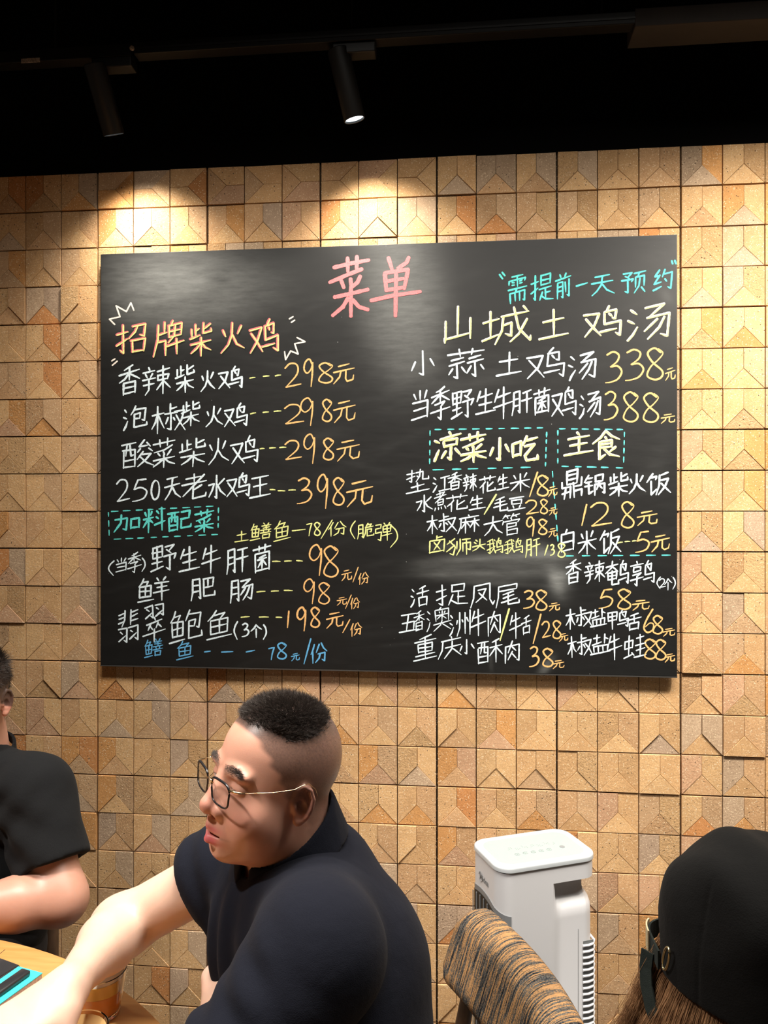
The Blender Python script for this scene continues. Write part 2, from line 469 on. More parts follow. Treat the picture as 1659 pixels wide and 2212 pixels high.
G = {
 '菜': "@艹 5,0,95,26|85,26 50,38 10,44;25,47 33,58;48,42 53,56;80,42 62,58|@木 0,56,100,100",
 '需': "20,4 80,2;8,18 6,34;8,18 94,15 88,28;50,4 50,42;22,24 36,26;22,34 36,36;62,23 76,22;62,33 76,32;2,52 98,48;48,52 40,62;12,64 10,100;12,64 88,62 88,96 78,90;38,66 36,94;62,65 62,94",
 '提': "@扌 0,0,36,100|48,4 46,42;48,4 88,2 86,38;48,22 86,20;48,40 86,38;38,54 96,50;66,52 66,90;66,70 90,68;52,64 40,96;46,80 66,94 100,97",
 '前': "28,0 36,12;70,0 60,14;0,22 100,16;16,34 14,98;16,34 48,32 48,94 38,88;16,52 48,50;16,68 48,66;66,34 66,76;88,28 88,96 74,88",
 '一': "0,100 60,40 100,0",
 '天': "18,10 82,6;4,42 96,36;50,8 44,50 28,78 4,98;50,46 70,78 100,98",
 '预': "8,6 44,4 28,22;16,18 32,28;2,36 48,32 40,44;26,36 26,92 12,84|52,8 98,4;74,8 66,22;58,26 58,72;58,26 92,24 92,70;76,34 72,66 52,98;78,74 96,94",
 '约': "32,0 10,28 34,26;36,24 6,62 42,54;2,90 42,76;60,2 46,36;58,24 96,20 90,92 72,82;60,44 70,60",
 '招': "@扌 0,0,40,100|50,8 92,4 88,44 76,38;68,8 60,28 42,48;50,56 52,96;50,56 92,53 86,94;52,92 86,90",
 '牌': "12,4 12,50 0,98;34,0 34,34;12,36 42,33;12,58 38,56 38,100|64,0 56,12;50,14 50,48;50,14 92,12 90,46;50,30 90,28;50,46 90,44;70,14 68,44 48,64;42,72 100,66;74,52 74,100",
 '柴': "28,0 28,36;28,18 44,16;10,12 10,38;2,42 46,34;62,0 62,34 96,32 94,20;92,8 62,20|@木 2,44,98,100",
 '火': "12,22 22,44;86,14 70,42;50,0 48,45 34,74 5,98;50,45 68,75 98,96",
 '鸡': "@又 0,14,46,94|@鸟 40,0,100,100",
 '山': "50,0 50,88;5,35 5,92 95,84;5,88 3,100;95,38 95,100",
 '城': "2,36 34,30;18,8 18,78;0,84 36,70|42,26 96,18;44,26 42,62 28,98;44,48 62,46 58,80 48,72;64,2 74,60 98,96 98,82;92,40 76,76 58,94;82,2 92,14",
 '土': "@土 0,0,100,100",
 '汤': "@氵 0,5,30,100|38,10 84,4 44,38;44,38 94,30 88,94 72,84;66,42 36,74;82,38 70,66 46,96",
 '香': "66,0 28,12;4,28 96,20;50,8 50,50;48,28 30,44 6,54;52,28 96,50;24,58 24,100;24,58 76,56 76,98;24,76 76,74;24,96 76,94",
 '辣': "22,0 28,10;4,18 44,14;14,24 18,36;36,22 30,36;0,44 46,40;4,62 44,58;25,44 24,80 10,98|52,18 98,14;56,32 56,52;56,32 92,30 90,50;56,50 90,48;74,0 74,100;72,52 50,84;76,52 100,82",
 '泡': "@氵 0,5,28,100|52,0 44,20 32,36;46,18 92,14 88,68 76,62;46,36 70,34 68,56;46,36 42,88 98,86 98,72;46,54 68,54",
 '椒': "@木 0,5,38,100|56,0 56,34;56,18 74,16;40,36 76,32;57,36 57,90 48,84;48,50 40,70;64,48 70,62|@又 66,22,100,98",
 '酸': "@酉 0,5,46,100|70,0 54,24 82,20;78,10 90,26;58,32 50,46;82,32 96,46;68,46 50,72;64,56 90,54 74,78 50,98;60,66 74,84 100,98",
 '老': "16,16 80,12;50,0 50,32;0,38 100,32;92,8 50,44 4,80;80,46 44,62;46,48 44,90 96,88 96,76",
 '水': "50,0 50,96 36,86;4,36 36,32 24,60 6,84;92,18 56,46;54,38 70,66 100,88",
 '王': "10,8 90,4;18,48 82,42;50,6 50,94;0,96 100,91",
 '加': "4,26 52,22 46,92 34,84;28,0 26,50 0,98;66,30 66,88;66,30 98,28 96,86;66,82 96,80",
 '料': "8,14 14,30;40,10 32,28;0,42 46,38;23,2 23,100;22,44 0,76;26,44 44,62;60,14 70,26;58,38 68,50;50,72 100,58;84,0 84,100",
 '配': "@酉 0,4,48,100|58,10 96,6 94,44;60,44 94,42;60,44 58,88 100,86 100,70",
 '鳝': "@鱼 0,0,46,100|62,0 68,10;88,0 80,12;54,18 98,15;58,30 94,27;48,44 100,40;75,14 75,44;62,46 66,56;88,45 82,56;46,62 100,58;58,72 58,98;58,72 92,70 90,96;58,94 90,92",
 '鱼': "@鱼 0,0,100,100",
 '份': "@亻 0,0,34,100|56,4 36,46;68,0 80,26 100,46;44,54 88,50 84,94 70,86;62,54 54,78 34,98",
 '脆': "@月 0,2,38,100|64,0 48,24;60,10 84,8 72,24;46,28 96,24;50,28 48,66 38,98;60,42 84,40 82,62 74,58;60,42 60,88 98,86 98,74",
 '弹': "4,6 36,4 34,26;6,26 34,24;6,26 4,50 38,46 32,94 16,86|54,0 60,12;88,0 80,14;50,18 50,52;50,18 94,16 92,50;50,34 92,32;50,52 92,50;42,70 100,64;72,16 72,100",
 '当': "50,0 50,32;16,8 28,28;84,4 70,28;10,42 88,36 86,96;16,66 84,62;4,97 88,92",
 '季': "72,0 50,8 30,12;6,24 94,17;50,6 50,44;46,24 8,46;54,24 94,44;24,50 74,46 52,60;52,58 52,98 36,90;2,74 98,66",
 '野': "6,4 6,46;6,4 44,2 42,44;6,24 42,22;6,44 42,42;24,4 24,86;4,64 44,60;0,92 48,78|54,8 90,4 70,24;60,20 78,32;50,42 98,36 88,56;74,42 74,96 58,86",
 '生': "24,8 6,46;20,30 84,24;50,0 50,94;18,62 80,56;0,97 100,92",
 '牛': "24,6 6,42;20,28 84,22;0,60 100,52;50,0 50,100",
 '肝': "@月 0,2,42,100|52,14 96,10;46,48 100,42;74,12 74,100",
 '菌': "@艹 0,0,100,26|10,32 10,100;10,32 90,30 90,98;70,38 32,46;24,56 78,52;50,46 50,88;48,58 26,82;54,58 74,78;10,94 90,92",
 '鲜': "@鱼 0,0,50,100|62,4 68,16;90,2 82,16;56,26 98,22;60,44 94,40;50,64 100,58;77,24 77,100",
 '肥': "@月 0,0,42,100|52,10 96,8 92,48;72,10 72,46;52,48 92,46;54,10 52,88 100,86 100,68",
 '肠': "@月 0,0,42,100|48,12 88,6 52,38;52,38 98,30 92,94 78,84;70,42 46,72;86,38 74,70 54,94",
 '翡': "38,0 34,30 20,46;8,10 36,6;8,22 36,18;6,36 34,32;62,0 62,46;62,9 94,6;62,22 92,18;62,35 96,32|6,54 44,52 42,98 30,90;14,64 24,72;8,92 38,76;54,54 94,52 92,98 80,90;62,64 72,72;56,92 88,76",
 '翠': "10,4 44,2 42,34 32,28;16,10 26,16;12,33 40,20;54,4 90,2 88,34 78,28;60,10 70,16;56,33 86,20|50,36 54,44;16,51 84,45;34,52 20,66;34,58 44,66;68,52 56,66;68,56 82,66;2,80 98,72;50,66 50,100",
 '鲍': "@鱼 0,0,48,100|64,0 50,32;60,16 98,12 94,62 84,56;60,36 80,34 78,54;60,36 58,88 100,86 100,70;60,54 78,54",
 '个': "50,0 32,24 4,46;50,0 70,22 98,44;50,34 50,100",
 '小': "50,0 50,96 34,86;18,38 4,72;80,34 98,66",
 '蒜': "@艹 0,0,100,26|10,36 42,30;4,52 48,44;26,50 26,98 16,92;14,64 2,84;38,62 48,80;58,34 92,28;54,50 98,42;76,48 76,96 66,90;64,62 54,82;88,60 100,78",
 '凉': "4,22 18,34;2,94 20,56|58,0 64,10;26,20 100,12;38,28 38,50;38,28 86,26 84,48;38,48 84,46;62,50 62,96 50,86;44,62 28,88;78,60 96,82",
 '吃': "4,24 4,76;4,24 36,20 34,72;4,70 34,66;58,2 52,18 42,34;54,20 98,12;50,42 88,34 50,76 56,94 98,94 98,78",
 '主': "46,0 54,12;14,28 86,21;20,58 80,51;50,24 50,94;0,97 100,90",
 '食': "50,0 30,22 2,38;50,0 72,20 98,36;48,20 54,28;26,36 26,96 48,82;26,36 72,33 70,58;26,47 70,45;26,58 70,56;86,60 62,74;44,60 66,84 98,98",
 '垫': "@扌 0,0,40,54|44,14 74,12 74,46 98,46 98,34;60,0 58,30 42,52;46,28 56,36|20,72 80,67;50,58 50,94;0,98 100,91",
 '江': "@氵 0,4,30,100|42,16 92,10;66,14 66,88;34,93 100,87",
 '花': "@艹 0,0,100,28|36,32 22,50 4,66;24,50 24,100;86,42 52,66;52,34 50,90 98,88 98,74",
 '米': "18,8 28,28;82,4 70,28;0,46 100,40;50,0 50,100;46,46 28,70 4,88;54,46 74,68 98,84",
 '煮': "20,10 76,5;48,0 48,24;2,28 98,21;84,4 50,34 8,54;32,42 32,72;32,42 74,40 72,70;32,56 72,54;32,70 72,68;10,82 4,96;34,82 36,94;58,82 62,94;84,80 96,94",
 '毛': "76,2 20,14;14,36 82,27;4,60 96,48;48,10 48,88 98,86 98,72",
 '豆': "10,7 90,3;22,24 22,56;22,24 78,22 76,54;22,54 76,52;30,66 36,86;70,64 62,86;0,98 100,91",
 '麻': "50,0 54,9;8,18 98,12;14,16 14,60 0,98;20,40 56,37;38,24 38,98;36,42 18,72;42,42 56,64;58,39 100,35;78,22 78,98;76,40 58,72;80,40 100,70",
 '大': "4,38 96,29;50,0 46,46 28,76 4,98;50,42 70,76 98,96",
 '管': "20,0 4,18;16,8 44,6;26,10 32,20;62,0 48,18;60,8 94,5;72,10 80,18;48,20 52,28;8,32 4,46;8,32 94,29 86,42;26,46 26,100;26,46 76,44 76,62;26,62 76,60;26,74 82,72 82,98;26,97 82,95",
 '卤': "50,0 50,24;50,12 78,9;14,28 12,98;14,28 90,23 88,96;12,96 88,93;36,38 66,82;66,36 34,84",
 '狮': "34,0 4,28;14,10 36,50 28,92 14,84;34,38 2,72|44,18 44,64;56,6 56,62 42,98;64,12 98,9;68,30 68,76;68,30 96,28 96,72 88,68;82,12 82,100",
 '头': "28,4 42,18;16,24 32,38;2,60 98,50;58,0 56,56 34,82 6,98;60,60 92,94",
 '鹅': "28,2 4,14;0,34 48,28;18,10 18,90 6,82;0,66 34,52;34,0 44,70 52,88 54,76;46,44 26,84;44,6 50,16|@鸟 50,0,100,100",
 '活': "@氵 0,4,30,100|82,2 48,14;34,36 100,28;66,12 66,56;46,58 46,100;46,58 90,56 88,98;46,94 88,92",
 '捉': "@扌 0,0,36,100|50,4 50,36;50,4 90,2 88,34;50,34 88,32;70,36 70,88;70,60 92,57;54,50 40,96;48,74 68,90 100,94",
 '凤': "16,8 14,60 0,98;16,8 78,4 80,70 92,96 100,80;30,28 64,25 48,56 22,80;34,38 68,76",
 '尾': "12,6 90,3 88,24;12,26 88,23;12,6 12,56 0,98;76,34 34,44;30,60 80,52;24,76 92,66;52,42 52,90 100,88 100,76",
 '五': "12,7 88,3;46,6 36,92;16,50 76,44 72,90;0,97 100,92",
 '澳': "@氵 0,4,26,100|60,0 52,10;38,12 38,60;38,12 90,10 90,58;44,34 86,30;64,16 64,56;62,34 46,52;66,34 82,50;52,20 56,26;76,18 72,26;30,72 100,64;64,58 58,76 30,100;66,72 98,98",
 '洲': "@氵 0,4,26,100|36,34 32,50;48,4 46,66 34,98;58,32 62,46;70,6 70,92;80,30 84,44;94,0 94,100",
 '肉': "12,24 12,100;12,24 90,20 90,96 76,88;52,0 26,52;50,24 74,48;52,48 26,86;52,60 74,84",
 '舌': "76,0 26,12;2,36 98,28;50,10 50,56;22,58 22,100;22,58 80,56 78,98;22,94 78,92",
 '重': "76,0 26,10;4,22 96,15;20,32 20,66;20,32 80,30 78,64;20,48 78,46;20,64 78,62;50,8 50,92;10,80 90,74;0,98 100,92",
 '庆': "50,0 56,10;12,20 96,13;16,18 14,62 0,98;28,50 94,42;58,24 56,56 24,98;60,56 96,94",
 '酥': "@酉 0,6,46,100|86,4 58,16;50,38 100,30;74,10 74,100;72,38 50,72;76,38 98,68",
 '鼎': "28,0 28,50;28,0 74,-2 72,48;28,16 72,14;28,32 72,30;28,48 72,46;6,36 6,60 42,56;42,56 42,98;8,80 42,72;22,60 14,98;58,44 58,98;94,30 92,56 58,58;58,74 94,72 94,98",
 '锅': "24,0 2,30;18,14 40,11;8,34 38,31;4,52 40,48;22,34 22,90 42,76|54,4 54,36;54,4 90,2 88,34;54,34 88,32;50,48 50,100;50,48 96,46 96,94 86,88;72,36 58,72;72,54 86,70",
 '饭': "26,0 2,36;18,18 42,14 36,28;20,32 20,92 44,72|92,2 54,14;56,12 54,60 40,98;56,36 92,32 76,66 50,98;60,50 100,96",
 '白': "48,0 36,20;16,22 16,100;16,22 86,19 84,98;16,58 84,56;16,95 84,93",
 '鹌': "2,20 52,15;28,0 26,24 0,48;28,20 52,42;10,44 10,74;10,44 46,42 44,72;10,58 44,56;10,72 44,70;28,36 28,94 54,92 54,80|@鸟 52,4,100,100",
 '鹑': "26,0 30,8;2,16 52,12;14,24 14,42;14,24 42,22 40,40;14,40 40,38;10,54 44,50 28,62;28,62 28,98 16,90;0,74 54,66|@鸟 50,2,100,100",
 '盐': "14,18 46,12;30,0 30,44;8,50 52,38;70,0 70,50;72,18 88,28|14,60 16,90;14,60 88,57 84,90;38,60 38,90;62,59 62,90;0,98 100,92",
 '鸭': "4,10 4,56;4,10 44,8 42,54;4,32 42,30;4,54 42,52;24,10 24,100|@鸟 44,0,100,100",
 '蛙': "4,22 4,56;4,22 40,20 38,54;4,54 38,52;22,0 22,86;0,92 42,78;36,72 46,88|58,14 90,10;74,0 74,42;50,46 98,40;56,66 92,60;74,44 74,92;46,97 100,92",
 '元': "22,9 76,3;0,38 100,28;38,34 32,66 2,98;62,32 60,80 70,94 96,90 100,64",
 '单': "25,0 35,14;72,0 60,16;18,22 20,58;18,22 82,18 78,56;20,40 78,37;20,58 78,55;0,74 100,68;50,20 50,100",
}
DIG = {
 '0': "50,0 18,22 8,66 36,100 76,88 92,50 82,12 50,0", '1': "70,0 30,100",
 '2': "2,20 30,2 66,2 82,20 70,50 8,97|8,97 100,84", '3': "12,10 46,0 76,10 68,30 32,48|32,48 70,46 92,64 70,88 30,98 4,100",
 '5': "88,0 40,4|40,4 16,46|16,46 58,38 92,54 76,84 34,97 6,100", '6': "74,0 30,42 6,80 32,100 72,90 80,66 52,60 18,76",
 '7': "0,10 90,0|90,0 60,46 40,100", '8': "78,14 44,0 10,16 34,44 84,72 80,92 46,100 8,88 24,60 62,38 88,16 66,2",
 '9': "84,22 56,2 18,14 8,38 34,52 68,40 86,14|86,14 84,50 72,100",
 '/': "100,0 0,100", '(': "90,0 30,26 8,58 80,100", ')': "20,0 78,24 90,60 10,100", '-': "0,60 100,40",
 '3s': "",
}
def parse(s):
    return [np.array([[float(a) for a in p.split(',')] for p in st.split()]) for st in s.split(';')]
def glyph(ch):
    if ch in DIG:
        return [spline(np.array([[float(a) for a in p.split(',')] for p in st.split()])) for st in DIG[ch].split('|')]
    out = []
    for el in G[ch].split('|'):
        if el.startswith('@'):
            nm, bx = el[1:].split()
            x0, y0, x1, y1 = [float(a) for a in bx.split(',')]
            for st in parse(RAD[nm]):
                out.append(np.stack([x0 + st[:, 0] * (x1 - x0) / 100, y0 + st[:, 1] * (y1 - y0) / 100], 1))
        else:
            out += parse(el)
    return out
def spline(P, k=7):
    if len(P) < 3: return P
    E_ = np.vstack([2 * P[0] - P[1], P, 2 * P[-1] - P[-2]])
    if np.allclose(P[0], P[-1]): E_[0], E_[-1] = P[-2], P[1]
    o = []
    for i in range(1, len(E_) - 2):
        p0, p1, p2, p3 = E_[i - 1:i + 3]
        for t in np.linspace(0, 1, k, endpoint=False):
            o.append(.5 * (2 * p1 + (p2 - p0) * t + (2 * p0 - 5 * p1 + 4 * p2 - p3) * t * t + (3 * p1 - p0 - 3 * p2 + p3) * t ** 3))
    o.append(P[-1])
    return np.array(o)

def chalk(name, col):
    m, nt, b = new_mat(name)
    tc = N(nt, 'ShaderNodeTexCoord')
    n = N(nt, 'ShaderNodeTexNoise'); n.inputs['Scale'].default_value = 260; n.inputs['Detail'].default_value = 3
    nt.links.new(tc.outputs['Object'], n.inputs['Vector'])
    r = ramp(nt, n.outputs['Fac'], .3, tuple(x * .72 for x in col), .6, col)
    nt.links.new(r.outputs['Color'], b.inputs['Base Color'])
    b.inputs['Roughness'].default_value = .8; b.inputs['Specular IOR Level'].default_value = .2
    return m
CK = {'w': chalk('white_chalk', (.74, .86, .92)), 'o': chalk('orange_chalk', (.86, .49, .19)), 'p': chalk('pink_chalk', (.80, .20, .21)),
      'y': chalk('yellow_chalk', (.78, .80, .30)), 't': chalk('turquoise_chalk', (.12, .66, .62)), 'b': chalk('blue_chalk', (.13, .42, .72)),
      'l': chalk('cream_chalk', (.86, .78, .70))}

class Ink:
    """strokes of one piece of writing, flat on the board face, collected as ONE mesh"""
    def __init__(s, cols):
        s.v, s.f, s.mi, s.cols, s.k = [], [], [], cols, 0
    def stroke(s, P, w, mi=0, lift=0.0, taper=.55):
        """P: photo pixels on the board face; w: width in pixels. Sharp turns start a new piece of the stroke"""
        P = np.asarray(P, float)
        seg = np.hypot(*np.diff(P, axis=0).T)
        keep = np.concatenate([[True], seg > 1e-6]); P = P[keep]
        if len(P) < 2: return
        d = np.diff(P, axis=0); d /= np.hypot(*d.T)[:, None]
        cut = [0] + [i + 1 for i in range(len(d) - 1) if d[i] @ d[i + 1] < .45] + [len(P) - 1]
        for a, b_ in zip(cut, cut[1:]):
            s.piece(P[a:b_ + 1], w, mi, lift, taper if b_ == len(P) - 1 else .95)
    def piece(s, P, w, mi, lift, taper):
        s.k += 1
        Y0 = YB - .00025 - lift - .000012 * (s.k % 30)
        L = np.concatenate([[0], np.cumsum(np.hypot(*np.diff(P, axis=0).T))])
        n = max(2, int(L[-1] / 4))
        tt = np.unique(np.concatenate([np.linspace(0, L[-1], n + 1), L]))
        R = np.stack([np.interp(tt, L, P[:, 0]), np.interp(tt, L, P[:, 1])], 1)
        T = np.gradient(R, axis=0); T /= np.maximum(np.hypot(T[:, 0], T[:, 1]), 1e-6)[:, None]
        Nn = np.stack([-T[:, 1], T[:, 0]], 1)
        u = tt / L[-1]
        ww = w * .5 * (1 - (1 - taper) * np.clip((u - .55) / .45, 0, 1)) * (1 + rng.normal(0, .06, len(u)))
        ww[0] *= .9
        b = len(s.v)
        for i in range(len(R)):
            Y = Y0 - i * 2.5e-6
            a = R[i] + Nn[i] * ww[i]; c = R[i] - Nn[i] * ww[i]
            s.v.append(on_y(a[0], a[1], Y)); s.v.append(on_y(c[0], c[1], Y))
        for i in range(len(R) - 1):
            s.f.append((b + 2 * i, b + 2 * i + 2, b + 2 * i + 3, b + 2 * i + 1)); s.mi.append(mi)
        for end, sg in ((0, -1), (len(R) - 1, 1)):       # blunt round ends
            e = len(s.v)
            for q in (-60, -20, 20, 60):
                qa = math.radians(q)
                d = T[end] * sg * math.cos(qa) * ww[end] * .8 + Nn[end] * math.sin(qa) * ww[end]
                s.v.append(on_y(R[end][0] + d[0], R[end][1] + d[1], Y0 - end * 2.5e-6))
            s.f.append((b + 2 * end, e + 3, e + 2, e + 1, e, b + 2 * end + 1)); s.mi.append(mi)
    def char(s, ch, box, w, mi=0, shear=.15, second=None):
        w = w * (.95 if second else .84)
        x0, y0, x1, y1 = box
        S = [st.copy() for st in glyph(ch)]
        if ch not in DIG:
            for st in S:
                st[:, 1] -= st[:, 0] * shear * 1.0
                st += rng.normal(0, 1.1, st.shape)
        A = np.vstack(S); lo, hi = A.min(0), A.max(0); sz = np.maximum(hi - lo, 1e-6)
        hw = w * .5
        for st in S:
            q = (st - lo) / sz
            if ch == '1' or (hi - lo)[0] < 1: q[:, 0] = np.clip(q[:, 0], 0, 1)
            P = np.stack([x0 + hw + q[:, 0] * max(x1 - x0 - w, 1), y0 + hw + q[:, 1] * max(y1 - y0 - w, 1)], 1)
            if second:
                s.stroke(P, w, mi)
                s.stroke(P + np.array([w * .17, w * .12]), w * .50, mi + 1, lift=.0006)
            else:
                s.stroke(P, w * random.uniform(.92, 1.08), mi)
    def done(s, label):
        o = mesh_obj('chalk_lettering', s.v, s.f, [CK[c] for c in s.cols], chalkboard)
        o.data.polygons.foreach_set('material_index', s.mi)
        o['label'] = label
        return o

def line(label, col, w, items, second=False):
    k = Ink(col)
    for it in items:
        k.char(it[0], it[1:5], it[5] if len(it) > 5 else w, second=second)
    return k.done(label)
def dashes(label, col, w, segs):
    k = Ink(col)
    for x0, y0, x1, y1 in segs:
        k.stroke([(x0, y0), ((x0 + x1) / 2, (y0 + y1) / 2 - .4), (x1, y1)], w)
    return k.done(label)
def dashed_box(label, w, sides):
    k = Ink('t')
    for (x0, y0, x1, y1, n) in sides:
        for i in range(n):
            a = (i + random.uniform(.08, .22)) / n; c = (i + random.uniform(.60, .75)) / n
            k.stroke([(x0 + (x1 - x0) * a, y0 + (y1 - y0) * a), (x0 + (x1 - x0) * c, y0 + (y1 - y0) * c)], w * random.uniform(.8, 1.15))
    return k.done(label)
def traced(label, col, w, crop, strokes):
    ox, oy, sc = crop
    k = Ink(col)
    for st in strokes.split(';'):
        P = np.array([[float(a) for a in p.split(',')] for p in st.split()])
        k.stroke(P * sc + np.array([ox, oy]), w, taper=.85)
    return k.done(label)

traced('broad pink heading of two characters at the top', 'p', 8.6, (690, 540, .1447),
  "215,262 470,200 740,150;420,115 425,325;560,95 555,285;635,285 420,370 150,485;325,455 365,565;465,430 475,545;610,390 570,480 490,550;225,705 470,650 725,590;470,550 470,990;430,715 350,850 195,980;500,745 590,850 725,890;"
  "1030,115 1085,295;1335,110 1300,190 1170,275;975,345 1000,610;975,345 1325,290 1265,580;1020,465 1255,425;1000,600 1250,560;770,755 1100,680 1510,620;1145,355 1135,985")
line('turquoise line in quotation marks under the top right edge', 't', 4.6,
  [('需',1096,591,1140,658),('提',1145,588,1197,651),('前',1198,588,1235,648),('一',1243,609,1271,620),('天',1276,591,1329,641),('预',1341,583,1397,635),('约',1409,580,1454,630)])
traced('turquoise quotation marks', 't', 4.2, (920, 550, .3315), "480,130 500,158;497,115 515,138;1602,40 1608,60;1622,38 1630,60")
line('pink and yellow heading at the upper left', 'py', 6.6,
  [('招',248,696,317,766),('牌',328,689,400,774),('柴',407,694,459,772),('火',474,694,530,766),('鸡',536,686,603,766)], second=True)
traced('yellow zigzag marks around the left heading', 'l', 3.4, (210, 640, .2713),
  "140,225 97,182 182,163 150,75 232,122 268,52 292,112;1590,328 1655,362 1572,378 1600,460 1540,435 1500,505 1492,440;1530,180 1560,162;1545,208 1573,190;115,515 142,498;120,550 160,516")
line('first white dish line on the left', 'w', 5.0, [('香',255,786,304,856),('辣',306,788,370,856),('柴',377,786,422,850),('火',432,799,466,848),('鸡',470,789,525,842)])
line('second white dish line on the left', 'w', 4.6, [('泡',265,875,319,932),('椒',326,870,402,939),('柴',390,865,433,922),('火',443,876,483,924),('鸡',483,869,536,924)])
line('third white dish line on the left', 'w', 4.6, [('酸',261,948,334,1014),('菜',329,944,380,1012),('柴',386,945,445,1010),('火',449,945,496,1006),('鸡',496,939,559,1004)])
line('fourth white dish line on the left', 'w', 4.6, [('2',250,1034,282,1085),('5',284,1033,319,1085),('0',325,1036,346,1081),('天',354,1028,392,1082),('老',391,1022,448,1079),('水',449,1025,489,1078),('鸡',488,1020,541,1075),('王',537,1025,586,1078)])
line('orange price 298 beside the first left dish', 'o', 4.2, [('2',614,783,652,838),('9',655,774,677,837),('8',687,782,720,829),('元',719,784,767,831)])
line('orange price 298 beside the second left dish', 'o', 4.0, [('2',613,872,658,917),('9',648,858,677,921),('8',695,861,718,912),('元',719,864,769,915)])
line('orange price 298 beside the third left dish', 'o', 4.0, [('2',614,950,653,994),('9',655,936,681,1003),('8',697,945,722,995),('元',726,949,778,998)])
line('orange price 398 beside the fourth left dish', 'o', 4.6, [('3',640,1031,675,1090),('9',684,1023,709,1100),('8',718,1030,745,1093),('元',747,1036,807,1097)])
E5 = lambda L: [(500 + a * .229, 760 + b_ * .229, 500 + c_ * .229, 760 + d_ * .229) for a, b_, c_, d_ in L]
dashes('pale yellow dashes before the left prices', 'y', 3.0, [(539.6, 816.9, 551.3, 815), (568.7, 813, 581.7, 812), (594.7, 812, 606.6, 810)] +
  E5([(180,585,230,575),(298,572,352,567),(402,562,468,558),(270,915,310,912),(360,908,418,905),(455,903,515,900),(365,1300,412,1302),(440,1310,505,1312),(540,1305,605,1303)]))
line('turquoise side dish heading in the lower left', 't', 5.4, [('加',244,1110,303,1152),('料',307,1094,359,1153),('配',360,1100,415,1151),('菜',419,1098,464,1152)])
dashed_box('turquoise dashed frame around the lower left heading', 3.0, [(238,1105,468,1093,9),(472,1096,471,1146,3),(242,1165,479,1154,9),(234,1103,236,1162,3)])
line('pale yellow line in the middle left', 'y', 3.2, [('土',506,1146,538,1172),('鳝',539,1128,587,1169),('鱼',590,1124,629,1171),('-',630,1142,661,1148),('7',661,1129,675,1159),('8',678,1127,693,1158),('/',692,1122,719,1165),('份',708,1125,749,1160),('(',756,1124,769,1165),('脆',771,1129,809,1166),('弹',810,1127,848,1169),(')',842,1134,860,1184)])
line('white mushroom line in the lower left', 'w', 4.8, [('(',233,1210,248,1245,3.8),('当',249,1204,274,1237,3.4),('季',274,1191,307,1238,3.4),(')',305,1204,315,1236,3.6),('野',324,1174,382,1237),('生',385,1179,433,1237),('牛',434,1176,478,1240),('肝',488,1181,538,1243),('菌',545,1174,587,1240)])
line('white line of three spaced characters on the lower left', 'w', 4.6, [('鲜',296,1244,367,1303),('肥',411,1245,466,1300),('肠',496,1249,548,1305)])
line('white abalone line on the lower left', 'w', 4.2, [('翡',254,1315,300,1389),('翠',307,1302,359,1388),('鲍',364,1316,438,1392),('鱼',445,1317,502,1384),('(',504,1341,515,1383),('3',521,1345,539,1377),('个',540,1348,567,1379),(')',567,1348,577,1383)])
line('orange price 98 beside the mushroom line', 'o', 4.2, [('9',667,1175,696,1245),('8',698,1178,732,1248),('元',737,1230,761,1256,2.8),('/',761,1224,775,1259,3),('份',773,1235,798,1264,2.8)])
line('smaller orange price 98 on the lower left', 'o', 3.8, [('9',655,1249,680,1306),('8',687,1257,713,1306),('元',727,1289,750,1309,2.6),('/',745,1284,760,1316,2.8),('份',756,1290,778,1317,2.6)])
line('orange price 198 on the lower left', 'o', 4.6, [('1',619,1318,626,1358),('9',640,1310,662,1365),('8',670,1310,692,1357),('元',704,1321,743,1359,4),('/',739,1337,757,1368,3.2),('份',756,1344,783,1376,3)])
E6 = lambda L: [(480 + a * .2411, 1100 + b_ * .2411, 480 + c_ * .2411, 1100 + d_ * .2411) for a, b_, c_, d_ in L]
dashes('pale yellow dashes before the lower left prices', 'y', 3.0, E6([(450,468,520,468),(560,466,622,463),(665,460,720,465),(310,742,385,735),(440,735,505,732),(555,727,630,730),(170,968,245,962),(332,966,415,966),(483,968,535,970)]))
line('blue line along the lower left edge', 'b', 3.8, [('鳝',311,1378,353,1422,3.2),('鱼',380,1384,419,1427,3.4),('-',440,1405,456,1410),('-',477,1406,505,1409),('-',530,1403,552,1410),('7',579,1397,594,1427),('8',598,1387,620,1425),('元',628,1410,648,1429,2.8),('/',655,1378,673,1436),('份',670,1387,708,1435,4)])
line('large cream and yellow heading on the upper right', 'ly', 6.0, [('山',958,659,1019,744),('城',1039,658,1149,747),('土',1162,666,1230,736),('鸡',1258,658,1344,731),('汤',1353,653,1449,739)], second=True)
line('first white dish line on the right', 'w', 5.0, [('小',887,756,940,812),('蒜',965,751,1048,819),('土',1070,759,1128,814),('鸡',1136,749,1221,820),('汤',1226,758,1289,824)])
line('second white dish line on the right', 'w', 4.8, [('当',887,841,926,910),('季',928,833,974,908),('野',973,840,1025,907),('生',1026,838,1072,897),('牛',1064,834,1111,907),('肝',1104,840,1151,900),('菌',1151,836,1190,899),('鸡',1190,834,1246,901),('汤',1250,844,1299,906)])
line('orange price 338 at the right edge', 'o', 4.8, [('3',1306,758,1345,829),('3',1349,753,1392,824),('8',1396,750,1434,822),('元',1436,793,1460,823,3.2)])
line('orange price 388 at the right edge', 'o', 4.8, [('3',1303,844,1336,909),('8',1345,845,1380,913),('8',1388,847,1424,914),('元',1427,893,1459,916,3.2)])
line('bold cream and yellow snack heading on the right', 'ly', 7.0, [('凉',935,930,999,1000),('菜',992,930,1053,1002),('小',1055,943,1103,997),('吃',1104,939,1165,998)], second=True)
